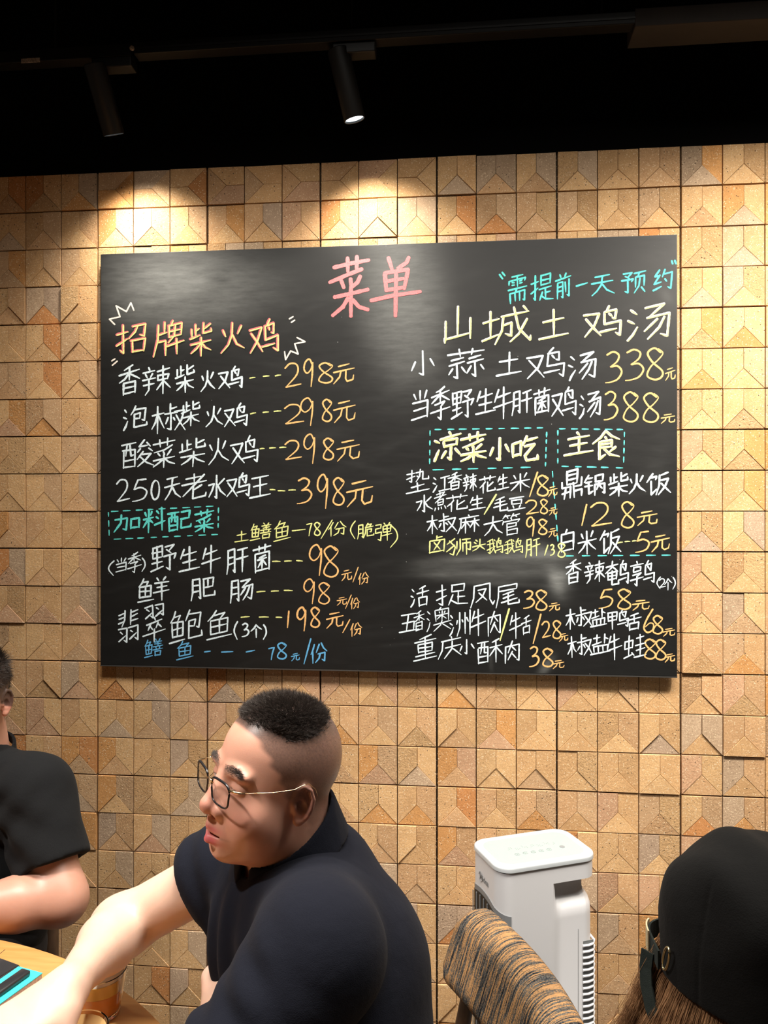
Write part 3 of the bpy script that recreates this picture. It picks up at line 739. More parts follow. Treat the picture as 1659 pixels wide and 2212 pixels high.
line('bold cream and yellow staple heading on the right', 'ly', 6.4, [('主',1216,931,1284,987),('食',1277,928,1341,995)], second=True)
dashed_box('turquoise dashed frame around the snack heading', 3.2, [(934,928,1183,924,9),(1181,932,1178,1012,5),(932,1015,1160,1009,6),(929,928,928,1010,4)])
dashed_box('turquoise dashed frame around the staple heading', 3.2, [(1205,926,1355,928,6),(1349,930,1347,1004,4),(1208,1007,1354,1011,5),(1205,928,1205,1006,4)])
dashed_box('turquoise dashed divider on the right', 3.0, [(1193,1014,1206,1178,7),(1216,1201,1462,1199,7)])
line('white peanut line on the right', 'w', 3.8, [('垫',876,1012,929,1068),('江',934,1026,976,1065),('香',966,1019,999,1060),('辣',999,1022,1031,1063),('花',1034,1026,1072,1067),('生',1072,1023,1101,1060),('米',1101,1020,1146,1063)])
line('orange price 18 on the right', 'o', 4.6, [('1',1142,1018,1163,1075),('8',1159,1025,1186,1073),('元',1183,1049,1205,1074,3)])
line('white boiled peanut line on the right', 'w', 3.6, [('水',898,1068,936,1107),('煮',937,1061,965,1105,2.9),('花',963,1066,1011,1107),('生',1012,1069,1050,1103),('毛',1065,1072,1098,1105),('豆',1096,1071,1136,1105)])
line('short pale yellow slash', 'y', 4.8, [('/',1044,1066,1074,1113)])
line('orange price 28 on the right', 'o', 3.8, [('2',1134,1079,1165,1112),('8',1166,1077,1184,1111),('元',1185,1095,1205,1114,2.6)])
line('white line of four characters on the right', 'w', 3.8, [('椒',921,1108,988,1155),('麻',987,1111,1037,1155),('大',1044,1114,1087,1159),('管',1084,1108,1124,1159,3.2)])
line('orange price 98 on the right', 'o', 4.2, [('9',1136,1115,1155,1160),('8',1162,1120,1183,1156),('元',1184,1140,1205,1162,2.6)])
line('lime yellow line with 138 above the wiped patch', 'y', 3.6, [('卤',926,1156,962,1197),('狮',963,1162,1018,1201),('头',1019,1163,1050,1192),('鹅',1051,1161,1087,1197,2.9),('鹅',1088,1162,1130,1197,2.9),('肝',1134,1161,1168,1206),('1',1175,1176,1185,1201),('3',1187,1175,1199,1201),('8',1204,1172,1222,1205)])
line('white iron pot rice line', 'w', 5.0, [('鼎',1212,1011,1259,1081),('锅',1260,1022,1308,1072),('柴',1313,1019,1358,1074),('火',1357,1022,1395,1069),('饭',1395,1018,1451,1071)])
line('orange price 128 on the right', 'o', 4.4, [('1',1255,1088,1269,1137),('2',1274,1084,1323,1138),('8',1341,1082,1371,1142),('元',1375,1102,1421,1137,4)])
line('white rice line on the right', 'w', 4.4, [('白',1211,1142,1241,1195),('米',1247,1145,1290,1199),('饭',1294,1141,1343,1198)])
dashes('pale yellow dashes before the price 5', 'y', 2.8, [(1334,1173,1345,1171),(1350,1170,1361,1169.5),(1366,1169,1374,1168)])
line('orange price 5 on the right', 'o', 4.4, [('5',1371,1146,1404,1195),('元',1405,1154,1448,1194,4)])
line('white quail line on the right', 'w', 4.2, [('香',1221,1207,1257,1264),('辣',1261,1210,1308,1262),('鹌',1306,1209,1359,1265),('鹑',1360,1209,1415,1267),('(',1418,1245,1428,1273,3),('2',1423,1249,1439,1270,2.8),('个',1434,1249,1453,1276,2.8),(')',1452,1246,1460,1274,3)])
line('orange price 58 on the right', 'o', 4.4, [('5',1292,1271,1325,1316),('8',1333,1271,1364,1318),('元',1365,1295,1404,1320,3.6)])
line('white line of four spaced characters below the wiped patch', 'w', 3.8, [('活',886,1264,928,1313),('捉',941,1259,1012,1309),('凤',1015,1258,1070,1315),('尾',1070,1259,1123,1315)])
line('orange price 38 below the wiped patch', 'o', 4.6, [('3',1129,1274,1156,1316),('8',1156,1273,1183,1320),('元',1185,1301,1210,1321,3)])
line('white beef line at the lower right', 'w', 3.8, [('五',861,1323,906,1368),('香',893,1318,918,1365,3),('澳',921,1311,976,1366,3),('洲',970,1316,1017,1376),('牛',1015,1315,1051,1375),('肉',1053,1319,1082,1376),('牛',1099,1322,1130,1381),('舌',1125,1328,1149,1373,3.4)])
line('long pale yellow slash', 'y', 5.0, [('/',1078,1313,1102,1386)])
line('orange price 28 after a slash', 'o', 4.0, [('/',1150,1325,1170,1392),('2',1169,1341,1191,1379),('8',1193,1339,1213,1381),('元',1207,1367,1228,1387,2.8)])
line('white crispy pork line along the lower edge', 'w', 3.8, [('重',892,1369,945,1430),('庆',945,1374,998,1426),('小',992,1380,1026,1414),('酥',1030,1378,1087,1436),('肉',1090,1383,1123,1435)])
line('orange price 38 at the lower edge', 'o', 4.6, [('3',1142,1395,1166,1442),('8',1171,1399,1196,1442),('元',1193,1425,1220,1446,3)])
line('white duck tongue line at the lower right', 'w', 3.8, [('椒',1221,1310,1280,1361),('盐',1274,1313,1312,1356),('鸭',1311,1315,1359,1361),('舌',1352,1323,1387,1364)])
line('orange price 68 at the right edge', 'o', 4.6, [('6',1389,1314,1414,1368),('8',1409,1328,1433,1371),('元',1431,1356,1459,1376,3.2)])
line('white bullfrog line at the lower right corner', 'w', 3.8, [('椒',1225,1369,1281,1422),('盐',1274,1368,1320,1416),('牛',1310,1368,1345,1427),('蛙',1346,1369,1397,1424)])
line('orange price 88 at the lower right corner', 'o', 4.4, [('8',1391,1379,1418,1425),('8',1415,1380,1440,1427),('元',1435,1411,1459,1432,3.2)])

# =================================================================== TRACK LIGHTS
m_lamp = plain('matt_black_metal', (.0035, .003, .0028), .5, spec=.4)
m_track = plain('black_track_metal', (.003, .0026, .0023), .5, spec=.25)
m_lens, nt, b = new_mat('lamp_glass_lit')
b.inputs['Base Color'].default_value = (.8, .8, .8, 1)
b.inputs['Emission Color'].default_value = (.80, .93, 1.0, 1)
b.inputs['Emission Strength'].default_value = 3.2
LAMP_COL = (1.0, .92, .80)

def track_lamp(top, bot, label, watts, aim=None, half=56, rad=.0275, adapter=True, blend=1.0, seen=True):
    """cylinder head from its upper end to its lens; a spot light looks out of the lens"""
    top, bot = Vector(top), Vector(bot)
    ax = (bot - top).normalized()
    root = empty('track_spotlight', top)
    tag(root, label, 'spotlight', 'black cylinder spotlights on the ceiling track' if seen else None)
    L = (bot - top).length
    M = frame_to(-ax, bot)       # local z runs up the body, the lens at z = 0
    MB().lathe([(rad - .003, .006), (rad - .003, .0), (rad - .001, -.0006), (rad, .001), (rad, L - .002), (rad - .002, L)], M, 48, cap0=False).build('body', m_lamp, root, smooth=True, angle=40)
    MB().lathe([(.0, .0045), (rad - .0035, .0045)], M, 48, cap0=False, cap1=False).build('lens', m_lens, root)['label'] = 'bright white lens'
    if adapter:
        tz = on_y(300, 118, TY).z
        MB().box((top.x - .012, TY - .019, tz - .038), (top.x + .095, TY + .019, tz - .0125), bev=.003).build('adapter', m_lamp, root)
        MB().tube([Vector((top.x + .012, TY, tz - .030)), Vector((top.x + .004, (TY + top.y) / 2, top.z + .006)), top + ax * .004], .008, 14).build('swivel_arm', m_lamp, root, smooth=True, angle=50)
    ld = bpy.data.lights.new('spot_beam', 'SPOT')
    ld.energy = watts; ld.color = LAMP_COL; ld.spot_size = math.radians(half * 2); ld.spot_blend = blend
    ld.shadow_soft_size = .026
    lo = bpy.data.objects.new('spot_beam', ld); COL.objects.link(lo)
    d = (Vector(aim) - bot).normalized() if aim is not None else ax
    p = bot + ax * .004
    lo.rotation_euler = d.to_track_quat('-Z', 'Y').to_euler()
    lo.location = p
    lo.parent = root; lo.matrix_parent_inverse = parent_inv(root)
    return root

tr = empty('lighting_track', on_y(300, 120, TY)); tag(tr, 'black lighting track running along the ceiling above the menu board', 'lighting track')
t_l = on_y(-60, 142, TY); t_r = on_y(1372, 50, TY)
tz0 = on_y(300, 118, TY).z
xa_ = on_y(292, 120, TY).x
MB().box((t_l.x, TY - .018, tz0 - .012), (xa_ - .003, TY + .018, tz0 + .020), bev=.002).build('rail', m_track, tr)
MB().box((xa_ + .003, TY - .018, tz0 - .008), (t_r.x, TY + .018, tz0 + .022), bev=.002).build('rail', m_track, tr)
MB().box((xa_ + .01, TY - .0195, tz0 + .003), (t_r.x, TY - .0175, tz0 + .008)).build('rail_groove', m_lamp, tr)
m_joint = plain('pale_end_plug', (.22, .17, .13), .5)
MB().lathe([(0, 0), (.006, 0), (.006, .004), (.004, .006)], frame_to((.55, -.8, 0), (xa_, TY - .020, tz0 + .004)), 24).build('end_plug', m_joint, tr, smooth=True, angle=40)
s0, s1 = on_y(46, 127, TY - .0185), on_y(86, 134, TY - .0185)
m_stick = plain('worn_white_sticker', (.30, .25, .21), .6, var=.5, scale=300)
MB().box((s0.x, TY - .0190, s1.z), (s1.x, TY - .0178, s0.z)).build('sticker', m_stick, tr)['label'] = 'small worn pale sticker'
for zz in (3.05,):
    for px in (120, 760, 1300):
        q = on_y(px, 100, TY)
        MB().lathe([(.0025, tz0 + .018), (.0025, 3.052)], Matrix.Translation((q.x, TY, 0)), 12).build('hanger', m_lamp, tr, smooth=True, angle=40)

def tilt(bot, tx, tw, L):
    """upper end of a head whose lens sits at bot; tx leans right, tw leans to the wall"""
    return Vector(bot) + Vector((-tx, -tw, math.sqrt(max(0.01, 1 - tx * tx - tw * tw)))) * L
b1 = on_y(246, 291, TY + .045); b2 = on_y(766, 259, TY + .03)
track_lamp(tilt(b1, .115, .43, .165), b1, 'black cylinder spotlight at the left end of the track, its lens edge-on', SPOT_W, aim=(b1.x + .07, 0, b1.z - .75))
track_lamp(tilt(b2, .22, .20, .168), b2, 'black cylinder spotlight in the middle of the track, its round lens facing the viewer', SPOT_W, aim=(b2.x + .09, 0, b2.z - .75))
b3 = Vector((b2.x + 1.30, TY - .62, b2.z + .10))
track_lamp(tilt(b3, .1, .30, .168), b3, 'black cylinder spotlight beyond the right edge of the photo', SPOT_W * 4.6, aim=(b3.x - .25, 0, b3.z - .95), half=44, seen=False)

# added area fill overhead, the spot over the table and an added second one
def area(name, loc, target, sx, sy, watts, col):
    ld = bpy.data.lights.new(name, 'AREA'); ld.shape = 'RECTANGLE'; ld.size = sx; ld.size_y = sy; ld.energy = watts; ld.color = col
    o = bpy.data.objects.new(name, ld); COL.objects.link(o); o.location = loc
    o.rotation_euler = (Vector(target) - Vector(loc)).to_track_quat('-Z', 'Y').to_euler()
    return o
panel = area('room_fill_light', (.45, -.95, 3.02), (.42, -.45, 0.6), 2.6, .5, ROOM_FILL_W, (1, .94, .85))  # unseen fill light added under the ceiling
panel.data.spread = math.radians(105)      # narrowed so the fill shines downwards and leaves the wall top dark
def downlight(name, loc, target, half, watts):
    ld = bpy.data.lights.new(name, 'SPOT'); ld.energy = watts; ld.color = (1, .93, .86)
    ld.spot_size = math.radians(half * 2); ld.spot_blend = .6; ld.shadow_soft_size = .05
    o = bpy.data.objects.new(name, ld); COL.objects.link(o); o.location = loc
    o.rotation_euler = (Vector(target) - Vector(loc)).to_track_quat('-Z', 'Y').to_euler()
downlight('table_spot_light', W(-1.10, .62, 2.55), W(-.36, 1.06, 1.0), 30, TABLE_W * .75)
downlight('table_spot_light', W(-.28, 1.30, 2.95), W(-.40, 1.14, .74), 17, TABLE_W * .40)  # unseen overhead spot, added to brighten the table beside the arm

# =================================================================== TOWER COOLER
m_white = plain('white_plastic', (.64, .64, .66), .38, spec=.4)
m_white2 = plain('white_lid_plastic', (.47, .50, .52), .30, spec=.5)
m_grey = plain('grey_plastic', (.20, .21, .22), .45)
m_dark = plain('dark_grille', (.010, .012, .012), .5)
m_panel = plain('pale_green_glass_panel', (.29, .37, .36), .25, spec=.6)
m_mark = plain('grey_print', (.20, .21, .22), .5)

def rrect(w, d, r, n=8):
    pts = []
    for cx, cy, a0 in ((w / 2 - r, d / 2 - r, 0), (-w / 2 + r, d / 2 - r, 90), (-w / 2 + r, -d / 2 + r, 180), (w / 2 - r, -d / 2 + r, 270)):
        for i in range(n + 1):
            a = math.radians(a0 + 90 * i / n)
            pts.append((cx + r * math.cos(a), cy + r * math.sin(a)))
    out = []
    for i in range(len(pts)):           # subdivide the straight runs too
        a, b_ = pts[i], pts[(i + 1) % len(pts)]
        L = math.hypot(b_[0] - a[0], b_[1] - a[1]); m = max(1, int(L / .008))
        for k in range(m): out.append((a[0] + (b_[0] - a[0]) * k / m, a[1] + (b_[1] - a[1]) * k / m))
    return out
def loft(rings, cap0=True, cap1=True):
    n = len(rings[0]); V = [Vector(p) for r in rings for p in r]; Fs = []
    for j in range(len(rings) - 1):
        for i in range(n):
            k = (i + 1) % n
            Fs.append((j * n + i, j * n + k, (j + 1) * n + k, (j + 1) * n + i))
    if cap0: Fs.append(tuple(reversed(range(n))))
    if cap1: Fs.append(tuple((len(rings) - 1) * n + i for i in range(n)))
    return V, Fs

def cooler():
    ZT_ = .74
    cs = [on_z(1008, 1815, ZT_), on_z(1213, 1786, ZT_), on_z(1299, 1845, ZT_), on_z(1084, 1879, ZT_)]
    ctr = sum(cs, Vector()) / 4
    U = ((cs[1] - cs[0]) + (cs[2] - cs[3])); ang = math.atan2(U.y, U.x)
    w = ((cs[1] - cs[0]).length + (cs[2] - cs[3]).length) / 2
    d = ((cs[3] - cs[0]).length + (cs[2] - cs[1]).length) / 2
    root = empty('tower_air_cooler', (ctr.x, ctr.y, 0), ang)
    tag(root, 'white tower air cooler with a dark front grille, standing against the brick wall', 'air cooler')
    M = Matrix.Translation((ctr.x, ctr.y, 0)) @ Matrix.Rotation(ang, 4, 'Z')
    def T(rings): return [[M @ Vector(p) for p in r] for r in rings]
    base = rrect(w - .006, d - .006, .034)
    def ring(z, s):
        out = []
        for x, y in base:
            k = min(1, max(0, (x - .012) / .012))
            fx = k * k * (3 - 2 * k)
            if y < .02: y2 = y + s * fx * (1 if y < -.01 else (.02 - y) / .03)
            else: y2 = y
            x2 = x - s * .6 * (1 if x > w / 2 - .03 else 0) * fx
            out.append((x2, y2, z))
        return out
    lv = [(.012, 0), (.02, .0045), (.605, .0045), (.622, .0055), (.634, .010), (.648, .021), (.660, .026), (.680, .027), (.686, .023), (.689, 0), (.726, 0)]
    V, Fs = loft(T([ring(z, s) for z, s in lv]))
    mesh_obj('body', V, Fs, m_white, root, smooth=True).data.set_sharp_from_angle(angle=math.radians(35))
    B2 = rrect(w, d, .037)
    def sc(rg, o, z): return [(x * (1 - o / (w / 2)), y * (1 - o / (d / 2)), z) for x, y in rg]
    V, Fs = loft(T([sc(B2, .0025, .7265), sc(B2, .0004, .728), sc(B2, .0004, .735), sc(B2, .0012, .738), sc(B2, .004, .7400), sc(B2, .017, .7400), sc(B2, .0185, .7388)]))
    mesh_obj('lid', V, Fs, m_white2, root, smooth=True).data.set_sharp_from_angle(angle=math.radians(50))
    B3 = rrect(w - .037, d - .037, .022)
    V, Fs = loft(T([[(x, y, .7385) for x, y in B3], [(x, y, .7393) for x, y in B3]]))
    mesh_obj('control_panel', V, Fs, m_panel, root)['label'] = 'pale green glass control panel'
    mb = MB()
    for i in range(26):
        if i % 4 == 3: continue
        for q in range(2 if i % 3 else 1):
            x, y = -.062 + i * .0048, .004 + q * .006 + .004 * math.sin(i)
            mb.box((x, y, .7394), (x + .0016, y + .0016, .7396), M)
    for i in range(5):
        a = [(-.052 + i * .0205 + .0062 * math.cos(t), -.022 + .005 * math.sin(t), .7396) for t in np.linspace(.4, 5.6, 14)]
        mb.tube([M @ Vector(p) for p in a], .00045, 4)
        mb.box((-.054 + i * .0205, -.023, .7394), (-.050 + i * .0205, -.0215, .7397), M)
    mb.build('button_marks', m_mark, root)
    MB().lathe([(.0062, 0), (.0062, .0008), (.005, .001)], M @ Matrix.Translation((.066, -.018, .7392)), 24).build('power_button', m_grey, root, smooth=True, angle=40)
    # dark front: a curved grey surround with upright louvres over a black opening, on the narrow left end
    xf = -(w - .006) / 2
    fr = [(x, y) for x, y in base if x < xf + .030]
    fr = sorted(fr, key=lambda p: -p[1])
    def shell(name, z0, ztop, off, mt, ysel=None, th=.0012):
        P = [p for p in fr if ysel is None or ysel(p)]
        Vs, Fs = [], []
        for x, y in P:
            nx, ny = (x - (xf + .034)), (y - max(min(y, d / 2 - .037), -d / 2 + .037))
            L = math.hypot(nx, ny) or 1
            ox, oy = x + nx / L * off, y + ny / L * off
            ix, iy = x - nx / L * .001, y - ny / L * .001
            zt = ztop(y)
            for a, b_, zz in ((ix, iy, z0), (ox, oy, z0), (ox, oy, zt), (ix, iy, zt)): Vs.append(M @ Vector((a, b_, zz)))
        for i in range(len(P) - 1):
            for k in range(4):
                l = (k + 1) % 4
                Fs.append((4 * i + k, 4 * i + l, 4 * i + 4 + l, 4 * i + 4 + k))
        Fs += [(3, 2, 1, 0), tuple(4 * (len(P) - 1) + k for k in range(4))]
        return mesh_obj(name, Vs, Fs, mt, root)
    arc = lambda y: .655 - .020 * (y / (d / 2)) ** 2 + .010 * y / d
    shell('grille_surround', .20, arc, .0014, m_grey)
    shell('grille_opening', .24, lambda y: arc(y) - .012, .0022, m_dark, lambda p: abs(p[1]) < d / 2 - .016)
    for i in range(7):
        y = -(d / 2 - .024) + i * (d - .048) / 6
        MB().box((xf - .0038, y - .0016, .245), (xf - .0018, y + .0016, arc(y) - .016), M, bev=.0008).build('louvre', m_grey, root)
    # maker's lettering
    cu = bpy.data.curves.new('lettering', 'FONT'); cu.body = 'Midea'; cu.size = .0195; cu.extrude = .0002; cu.offset = .0002
    tmp = bpy.data.objects.new('lettering', cu); COL.objects.link(tmp)
    bpy.context.view_layer.update()
    me = bpy.data.meshes.new_from_object(tmp.evaluated_get(bpy.context.evaluated_depsgraph_get()))
    bpy.data.objects.remove(tmp)
    mb = MB()
    LM = M @ Matrix(((0, 0, -1, xf - .0006), (-1, 0, 0, .026), (0, 1, 0, .674), (0, 0, 0, 1)))
    mb.add([LM @ v.co for v in me.vertices], [tuple(p.vertices) for p in me.polygons])
    ringp = [LM @ Vector((.0065 + .0098 * math.cos(t), .0066 + .0105 * math.sin(t), .0003)) for t in np.linspace(-2.6, 3.0, 26)]
    mb.tube(ringp, .0006, 5)
    mb.build('logo', m_mark, root)['label'] = 'grey maker lettering'
    # rear corner vent: slits between white ribs
    def vx(q): return M @ Vector(q)
    ye = -(d - .006) / 2 + .0045
    xr = (w - .006) / 2 - .004
    MB().box((xr - .033, ye - .0008, .05), (xr - .006, ye + .001, .545), M).build('vent_opening', plain('grey_shadow_gap', (.16, .17, .17), .6), root)
    mb = MB()
    for i in range(36):
        z = .052 + i * .0138
        pts = [vx((xr - .034, ye - .0012, z)), vx((xr - .020, ye - .0022, z - .0004)), vx((xr - .008, ye - .001, z + .0008)), vx((xr + .002, ye + .010, z + .0028)), vx((xr + .0044, ye + .03, z + .003))]
        mb.tube(pts, .0032, 8, flat=.9)
    mb.build('vent_ribs', m_white, root, smooth=True, angle=60)
    MB().box((xr - .046, ye - .0006, .06), (xr - .0452, ye + .001, .575), M).build('seam', m_grey, root)
    MB().lathe([(.0, 0), (.011, 0), (.011, .012), (0, .012)], M @ Matrix.Translation((w / 2 - .04, d / 2 - .04, 0)), 16).lathe([(.0, 0), (.011, 0), (.011, .012), (0, .012)], M @ Matrix.Translation((-w / 2 + .04, d / 2 - .04, 0)), 16).lathe([(.0, 0), (.011, 0), (.011, .012), (0, .012)], M @ Matrix.Translation((w / 2 - .04, -d / 2 + .04, 0)), 16).lathe([(.0, 0), (.011, 0), (.011, .012), (0, .012)], M @ Matrix.Translation((-w / 2 + .04, -d / 2 + .04, 0)), 16).build('rubber_feet', m_dark, root)
cooler()

# =================================================================== CHAIRS
m_wood_dk = plain('dark_walnut', (.045, .024, .013), .45, var=.35, scale=40)
def tweed():
    m, nt, b = new_mat('orange_and_slate_tweed')
    tc = N(nt, 'ShaderNodeTexCoord')
    mp = N(nt, 'ShaderNodeMapping'); mp.inputs['Scale'].default_value = (16, 300, 16); nt.links.new(tc.outputs['Object'], mp.inputs['Vector'])
    n1 = N(nt, 'ShaderNodeTexNoise'); n1.inputs['Scale'].default_value = 1.0; n1.inputs['Detail'].default_value = 3; n1.inputs['Roughness'].default_value = .6; n1.inputs['Distortion'].default_value = .35
    nt.links.new(mp.outputs['Vector'], n1.inputs['Vector'])
    n2 = N(nt, 'ShaderNodeTexNoise'); n2.inputs['Scale'].default_value = 420; n2.inputs['Detail'].default_value = 3
    nt.links.new(tc.outputs['Object'], n2.inputs['Vector'])
    ad = N(nt, 'ShaderNodeMath', operation='MULTIPLY_ADD'); nt.links.new(n2.outputs['Fac'], ad.inputs[0]); ad.inputs[1].default_value = .36; nt.links.new(n1.outputs['Fac'], ad.inputs[2])
    r = N(nt, 'ShaderNodeValToRGB'); e = r.color_ramp.elements
    e[0].position = .52; e[0].color = (.011, .012, .015, 1)
    e[1].position = .61; e[1].color = (.055, .058, .062, 1)
    for p, c_ in ((.65, (.19, .17, .14, 1)), (.67, (.045, .042, .04, 1)), (.71, (.27, .165, .085, 1)), (.76, (.42, .23, .10, 1))):
        x = e.new(p); x.color = c_
    nt.links.new(ad.outputs[0], r.inputs['Fac']); nt.links.new(r.outputs['Color'], b.inputs['Base Color'])
    b.inputs['Roughness'].default_value = .95; b.inputs['Specular IOR Level'].default_value = .1
    bp = N(nt, 'ShaderNodeBump'); bp.inputs['Strength'].default_value = 1.0; bp.inputs['Distance'].default_value = .006
    nt.links.new(ad.outputs[0], bp.inputs['Height']); nt.links.new(bp.outputs['Normal'], b.inputs['Normal'])
    return m
m_tweed = tweed()
def make_chair(label, loc, rz):
    """local: the sitter looks along -x; the backrest stands at x = +.23"""
    root = empty('upholstered_chair', (0, 0, 0))
    tag(root, label, 'chair', 'tweed upholstered dining chairs')
    # seat
    rg = rrect(.44, .45, .07)
    rings = [[(x * k, y * k, z) for x, y in rg] for k, z in ((.93, .395), (.98, .40), (1.0, .415), (1.0, .445), (.985, .462), (.93, .472), (.6, .478), (.2, .48))]
    V, Fs = loft(rings)
    mesh_obj('seat', V, Fs, m_tweed, root, smooth=True)
    # padded backrest: rounded section swept along a shallow arc, leaning back
    rings = []
    ny = 40
    for i in range(ny + 1):
        t = -1 + 2 * i / ny
        y = t * .19
        end = (max(0, abs(t) - .86) / .14)
        k = math.sqrt(max(.0, 1 - end * end)) * .88 + .12
        cx = .245 - .022 * t * t
        ring = []
        for (a, h) in rrect(.070, .140, .030, 6):
            a *= (.6 + .4 * k); h2 = h * (k if end else 1)
            z = .706 + h2 * .98
            x = cx + a + (z - .66) * .34
            ring.append((x, y, z))
        rings.append(ring)
    V, Fs = loft(rings)
    mesh_obj('backrest', V, Fs, m_tweed, root, smooth=True)
    for sy in (-1, 1):
        MB().tube([(.205, sy * .165, 0), (.200, sy * .165, .42), (.240, sy * .145, .66)], [.013, .017, .013], 14).build('back_leg', m_wood_dk, root, smooth=True, angle=50)
        MB().tube([(-.185, sy * .185, 0), (-.175, sy * .175, .40)], [.012, .019], 14).build('front_leg', m_wood_dk, root, smooth=True, angle=50)
    MB().box((-.18, -.18, .362), (.205, .18, .394), bev=.006).build('seat_frame', m_wood_dk, root)
    root.location = loc; root.rotation_euler = (0, 0, rz)
    return root
def copy_tree(o, parent=None):
    c_ = o.copy(); COL.objects.link(c_)
    if parent: c_.parent = parent
    for ch in list(o.children): copy_tree(ch, c_)
    return c_
CH_F = (-.962, -.272)                                  # way the man's chair faces, in right / forward
ch_c = W(-.030, 1.212, 0)
chair = make_chair('tweed chair of the man in glasses, its padded back in front of the white cooler', ch_c, YAW + math.atan2(-CH_F[1], -CH_F[0]))
c2 = copy_tree(chair)
c2['label'] = 'tweed chair of the man in the black T-shirt, only a sliver at his elbow seen'
c2.location = W(-.960, 1.590, 0); c2.rotation_euler = (0, 0, YAW + math.atan2(.985, .17))
c3 = copy_tree(chair)
c3['label'] = 'tweed chair under the person in the black cap'
c3.location = W(.40, .70, 0); c3.rotation_euler = (0, 0, YAW + math.atan2(-.10, -.99))

# =================================================================== TABLE
def circle3(a, b_, c_):
    A = np.array([[2 * (b_.x - a.x), 2 * (b_.y - a.y)], [2 * (c_.x - a.x), 2 * (c_.y - a.y)]])
    y = np.array([b_.x ** 2 - a.x ** 2 + b_.y ** 2 - a.y ** 2, c_.x ** 2 - a.x ** 2 + c_.y ** 2 - a.y ** 2])
    s = np.linalg.solve(A, y); return s[0], s[1], math.hypot(a.x - s[0], a.y - s[1])
TZ = .74
tx, ty, tr_ = circle3(on_z(0, 2027, TZ), on_z(262, 2132, TZ), on_z(352, 2212, TZ))

m_tab, nt, b = new_mat('honey_wood')
tc = N(nt, 'ShaderNodeTexCoord'); mp = N(nt, 'ShaderNodeMapping'); mp.inputs['Scale'].default_value = (3, 26, 3); mp.inputs['Rotation'].default_value = (0, 0, .5)
nt.links.new(tc.outputs['Object'], mp.inputs['Vector'])
n1 = N(nt, 'ShaderNodeTexNoise'); n1.inputs['Scale'].default_value = 4; n1.inputs['Detail'].default_value = 8; n1.inputs['Distortion'].default_value = .5
nt.links.new(mp.outputs['Vector'], n1.inputs['Vector'])
r = ramp(nt, n1.outputs['Fac'], .3, (.46, .215, .062), .7, (.56, .285, .095))
nt.links.new(r.outputs['Color'], b.inputs['Base Color']); b.inputs['Roughness'].default_value = .42; b.inputs['Specular IOR Level'].default_value = .35
table = empty('round_dining_table', (tx, ty, 0)); tag(table, 'round honey coloured wooden dining table in the lower left corner', 'table')
Mt = Matrix.Translation((tx, ty, 0))
MB().lathe([(tr_ - .012, TZ - .034), (tr_ - .003, TZ - .030), (tr_, TZ - .016), (tr_, TZ - .006), (tr_ - .002, TZ - .0015), (tr_ - .006, TZ)], Mt, 128).build('tabletop', m_tab, table, smooth=True, angle=30)
MB().lathe([(.045, .03), (.045, TZ - .05), (.16, TZ - .045), (.16, TZ - .034)], Mt, 40).build('column', m_wood_dk, table, smooth=True, angle=30)
MB().lathe([(.27, 0), (.27, .015), (.06, .035)], Mt, 48).build('base', m_wood_dk, table, smooth=True, angle=30)
sm = MB(); p0, p1 = on_z(0, 2060, TZ), on_z(11, 2051, TZ)
dd = (p0 - p1).normalized(); sm.tube([p1, p1 + dd * .25], .0008, 4, flat=.4); sm.build('plank_seam', m_wood_dk, table)

# ---- things on the table
def pack_box(name, far, right, zt, zb, length, mt, label, cat, bev=.0015, parts=None):
    """box lying on the table: far and right are the photo's corners of its top; long side runs toward the viewer"""
    a, b_ = on_z(*far, zt), on_z(*right, zt)
    e1 = (b_ - a); w = e1.length; e1.normalize(); e2 = Vector((e1.y, -e1.x, 0))      # toward the viewer
    if e2.dot(Vector((0, -1, 0))) < 0: e2 = -e2
    M = Matrix(((e1.x, e2.x, 0, a.x), (e1.y, e2.y, 0, a.y), (0, 0, 1, 0), (0, 0, 0, 1)))
    c_ = M @ Vector((w / 2, length / 2, zb))
    root = empty(name, c_); tag(root, label, cat)
    return root, M, w
m_cyan = plain('turquoise_card', (.05, .60, .62), .35)
m_cream = plain('pinkish_card', (.55, .40, .31), .6, var=.25, scale=300)
m_blk = plain('black_gloss_plastic', (.018, .019, .022), .32)
root, M, w = pack_box('cigarette_pack', (40, 2088), (91, 2102), TZ + .026, TZ, .088, None, 'small turquoise box of cigarettes with pale sides lying on the table', 'cigarette pack')
MB().box((.0, 0, TZ + .0008), (w, .088, TZ + .0248), M, bev=.001).build('sides', m_cream, root)
MB().box((-.0004, -.0004, TZ + .025), (w + .0004, .0884, TZ + .0262), M).build('top_face', m_cyan, root)['label'] = 'turquoise top face'
MB().box((.004, .052, TZ + .0262), (w * .45, .084, TZ + .0265), M).build('printed_patch', plain('white_print', (.7, .75, .75), .5), root)
mb = MB()
for q in ((.006, .055, .017, .058), (.010, .060, .013, .075), (.016, .064, .019, .080)):
    mb.box((q[0], q[1], TZ + .0265), (q[2], q[3], TZ + .0267), M)
mb.build('printed_marks', plain('black_print', (.02, .03, .03), .5), root)
lt = M @ Vector((w * .74, .045, TZ + .0266))
lr = empty('lighter', lt); tag(lr, 'slim black lighter lying on the turquoise cigarette box', 'lighter')
MB().box((w * .40, .012, TZ + .0266), (w * .78, .080, TZ + .0356), M, bev=.003).build('body', m_blk, lr, smooth=True, angle=40)
MB().box((w * .42, .0805, TZ + .0275), (w * .76, .090, TZ + .0350), M, bev=.002).build('metal_head', plain('steel', (.5, .5, .5), .3, metal=1), lr)
root, M, w = pack_box('phone', (-22, 2058), (46, 2083), TZ + .016, TZ, .13, None, 'black glossy phone in a thick case lying behind the turquoise box', 'phone')
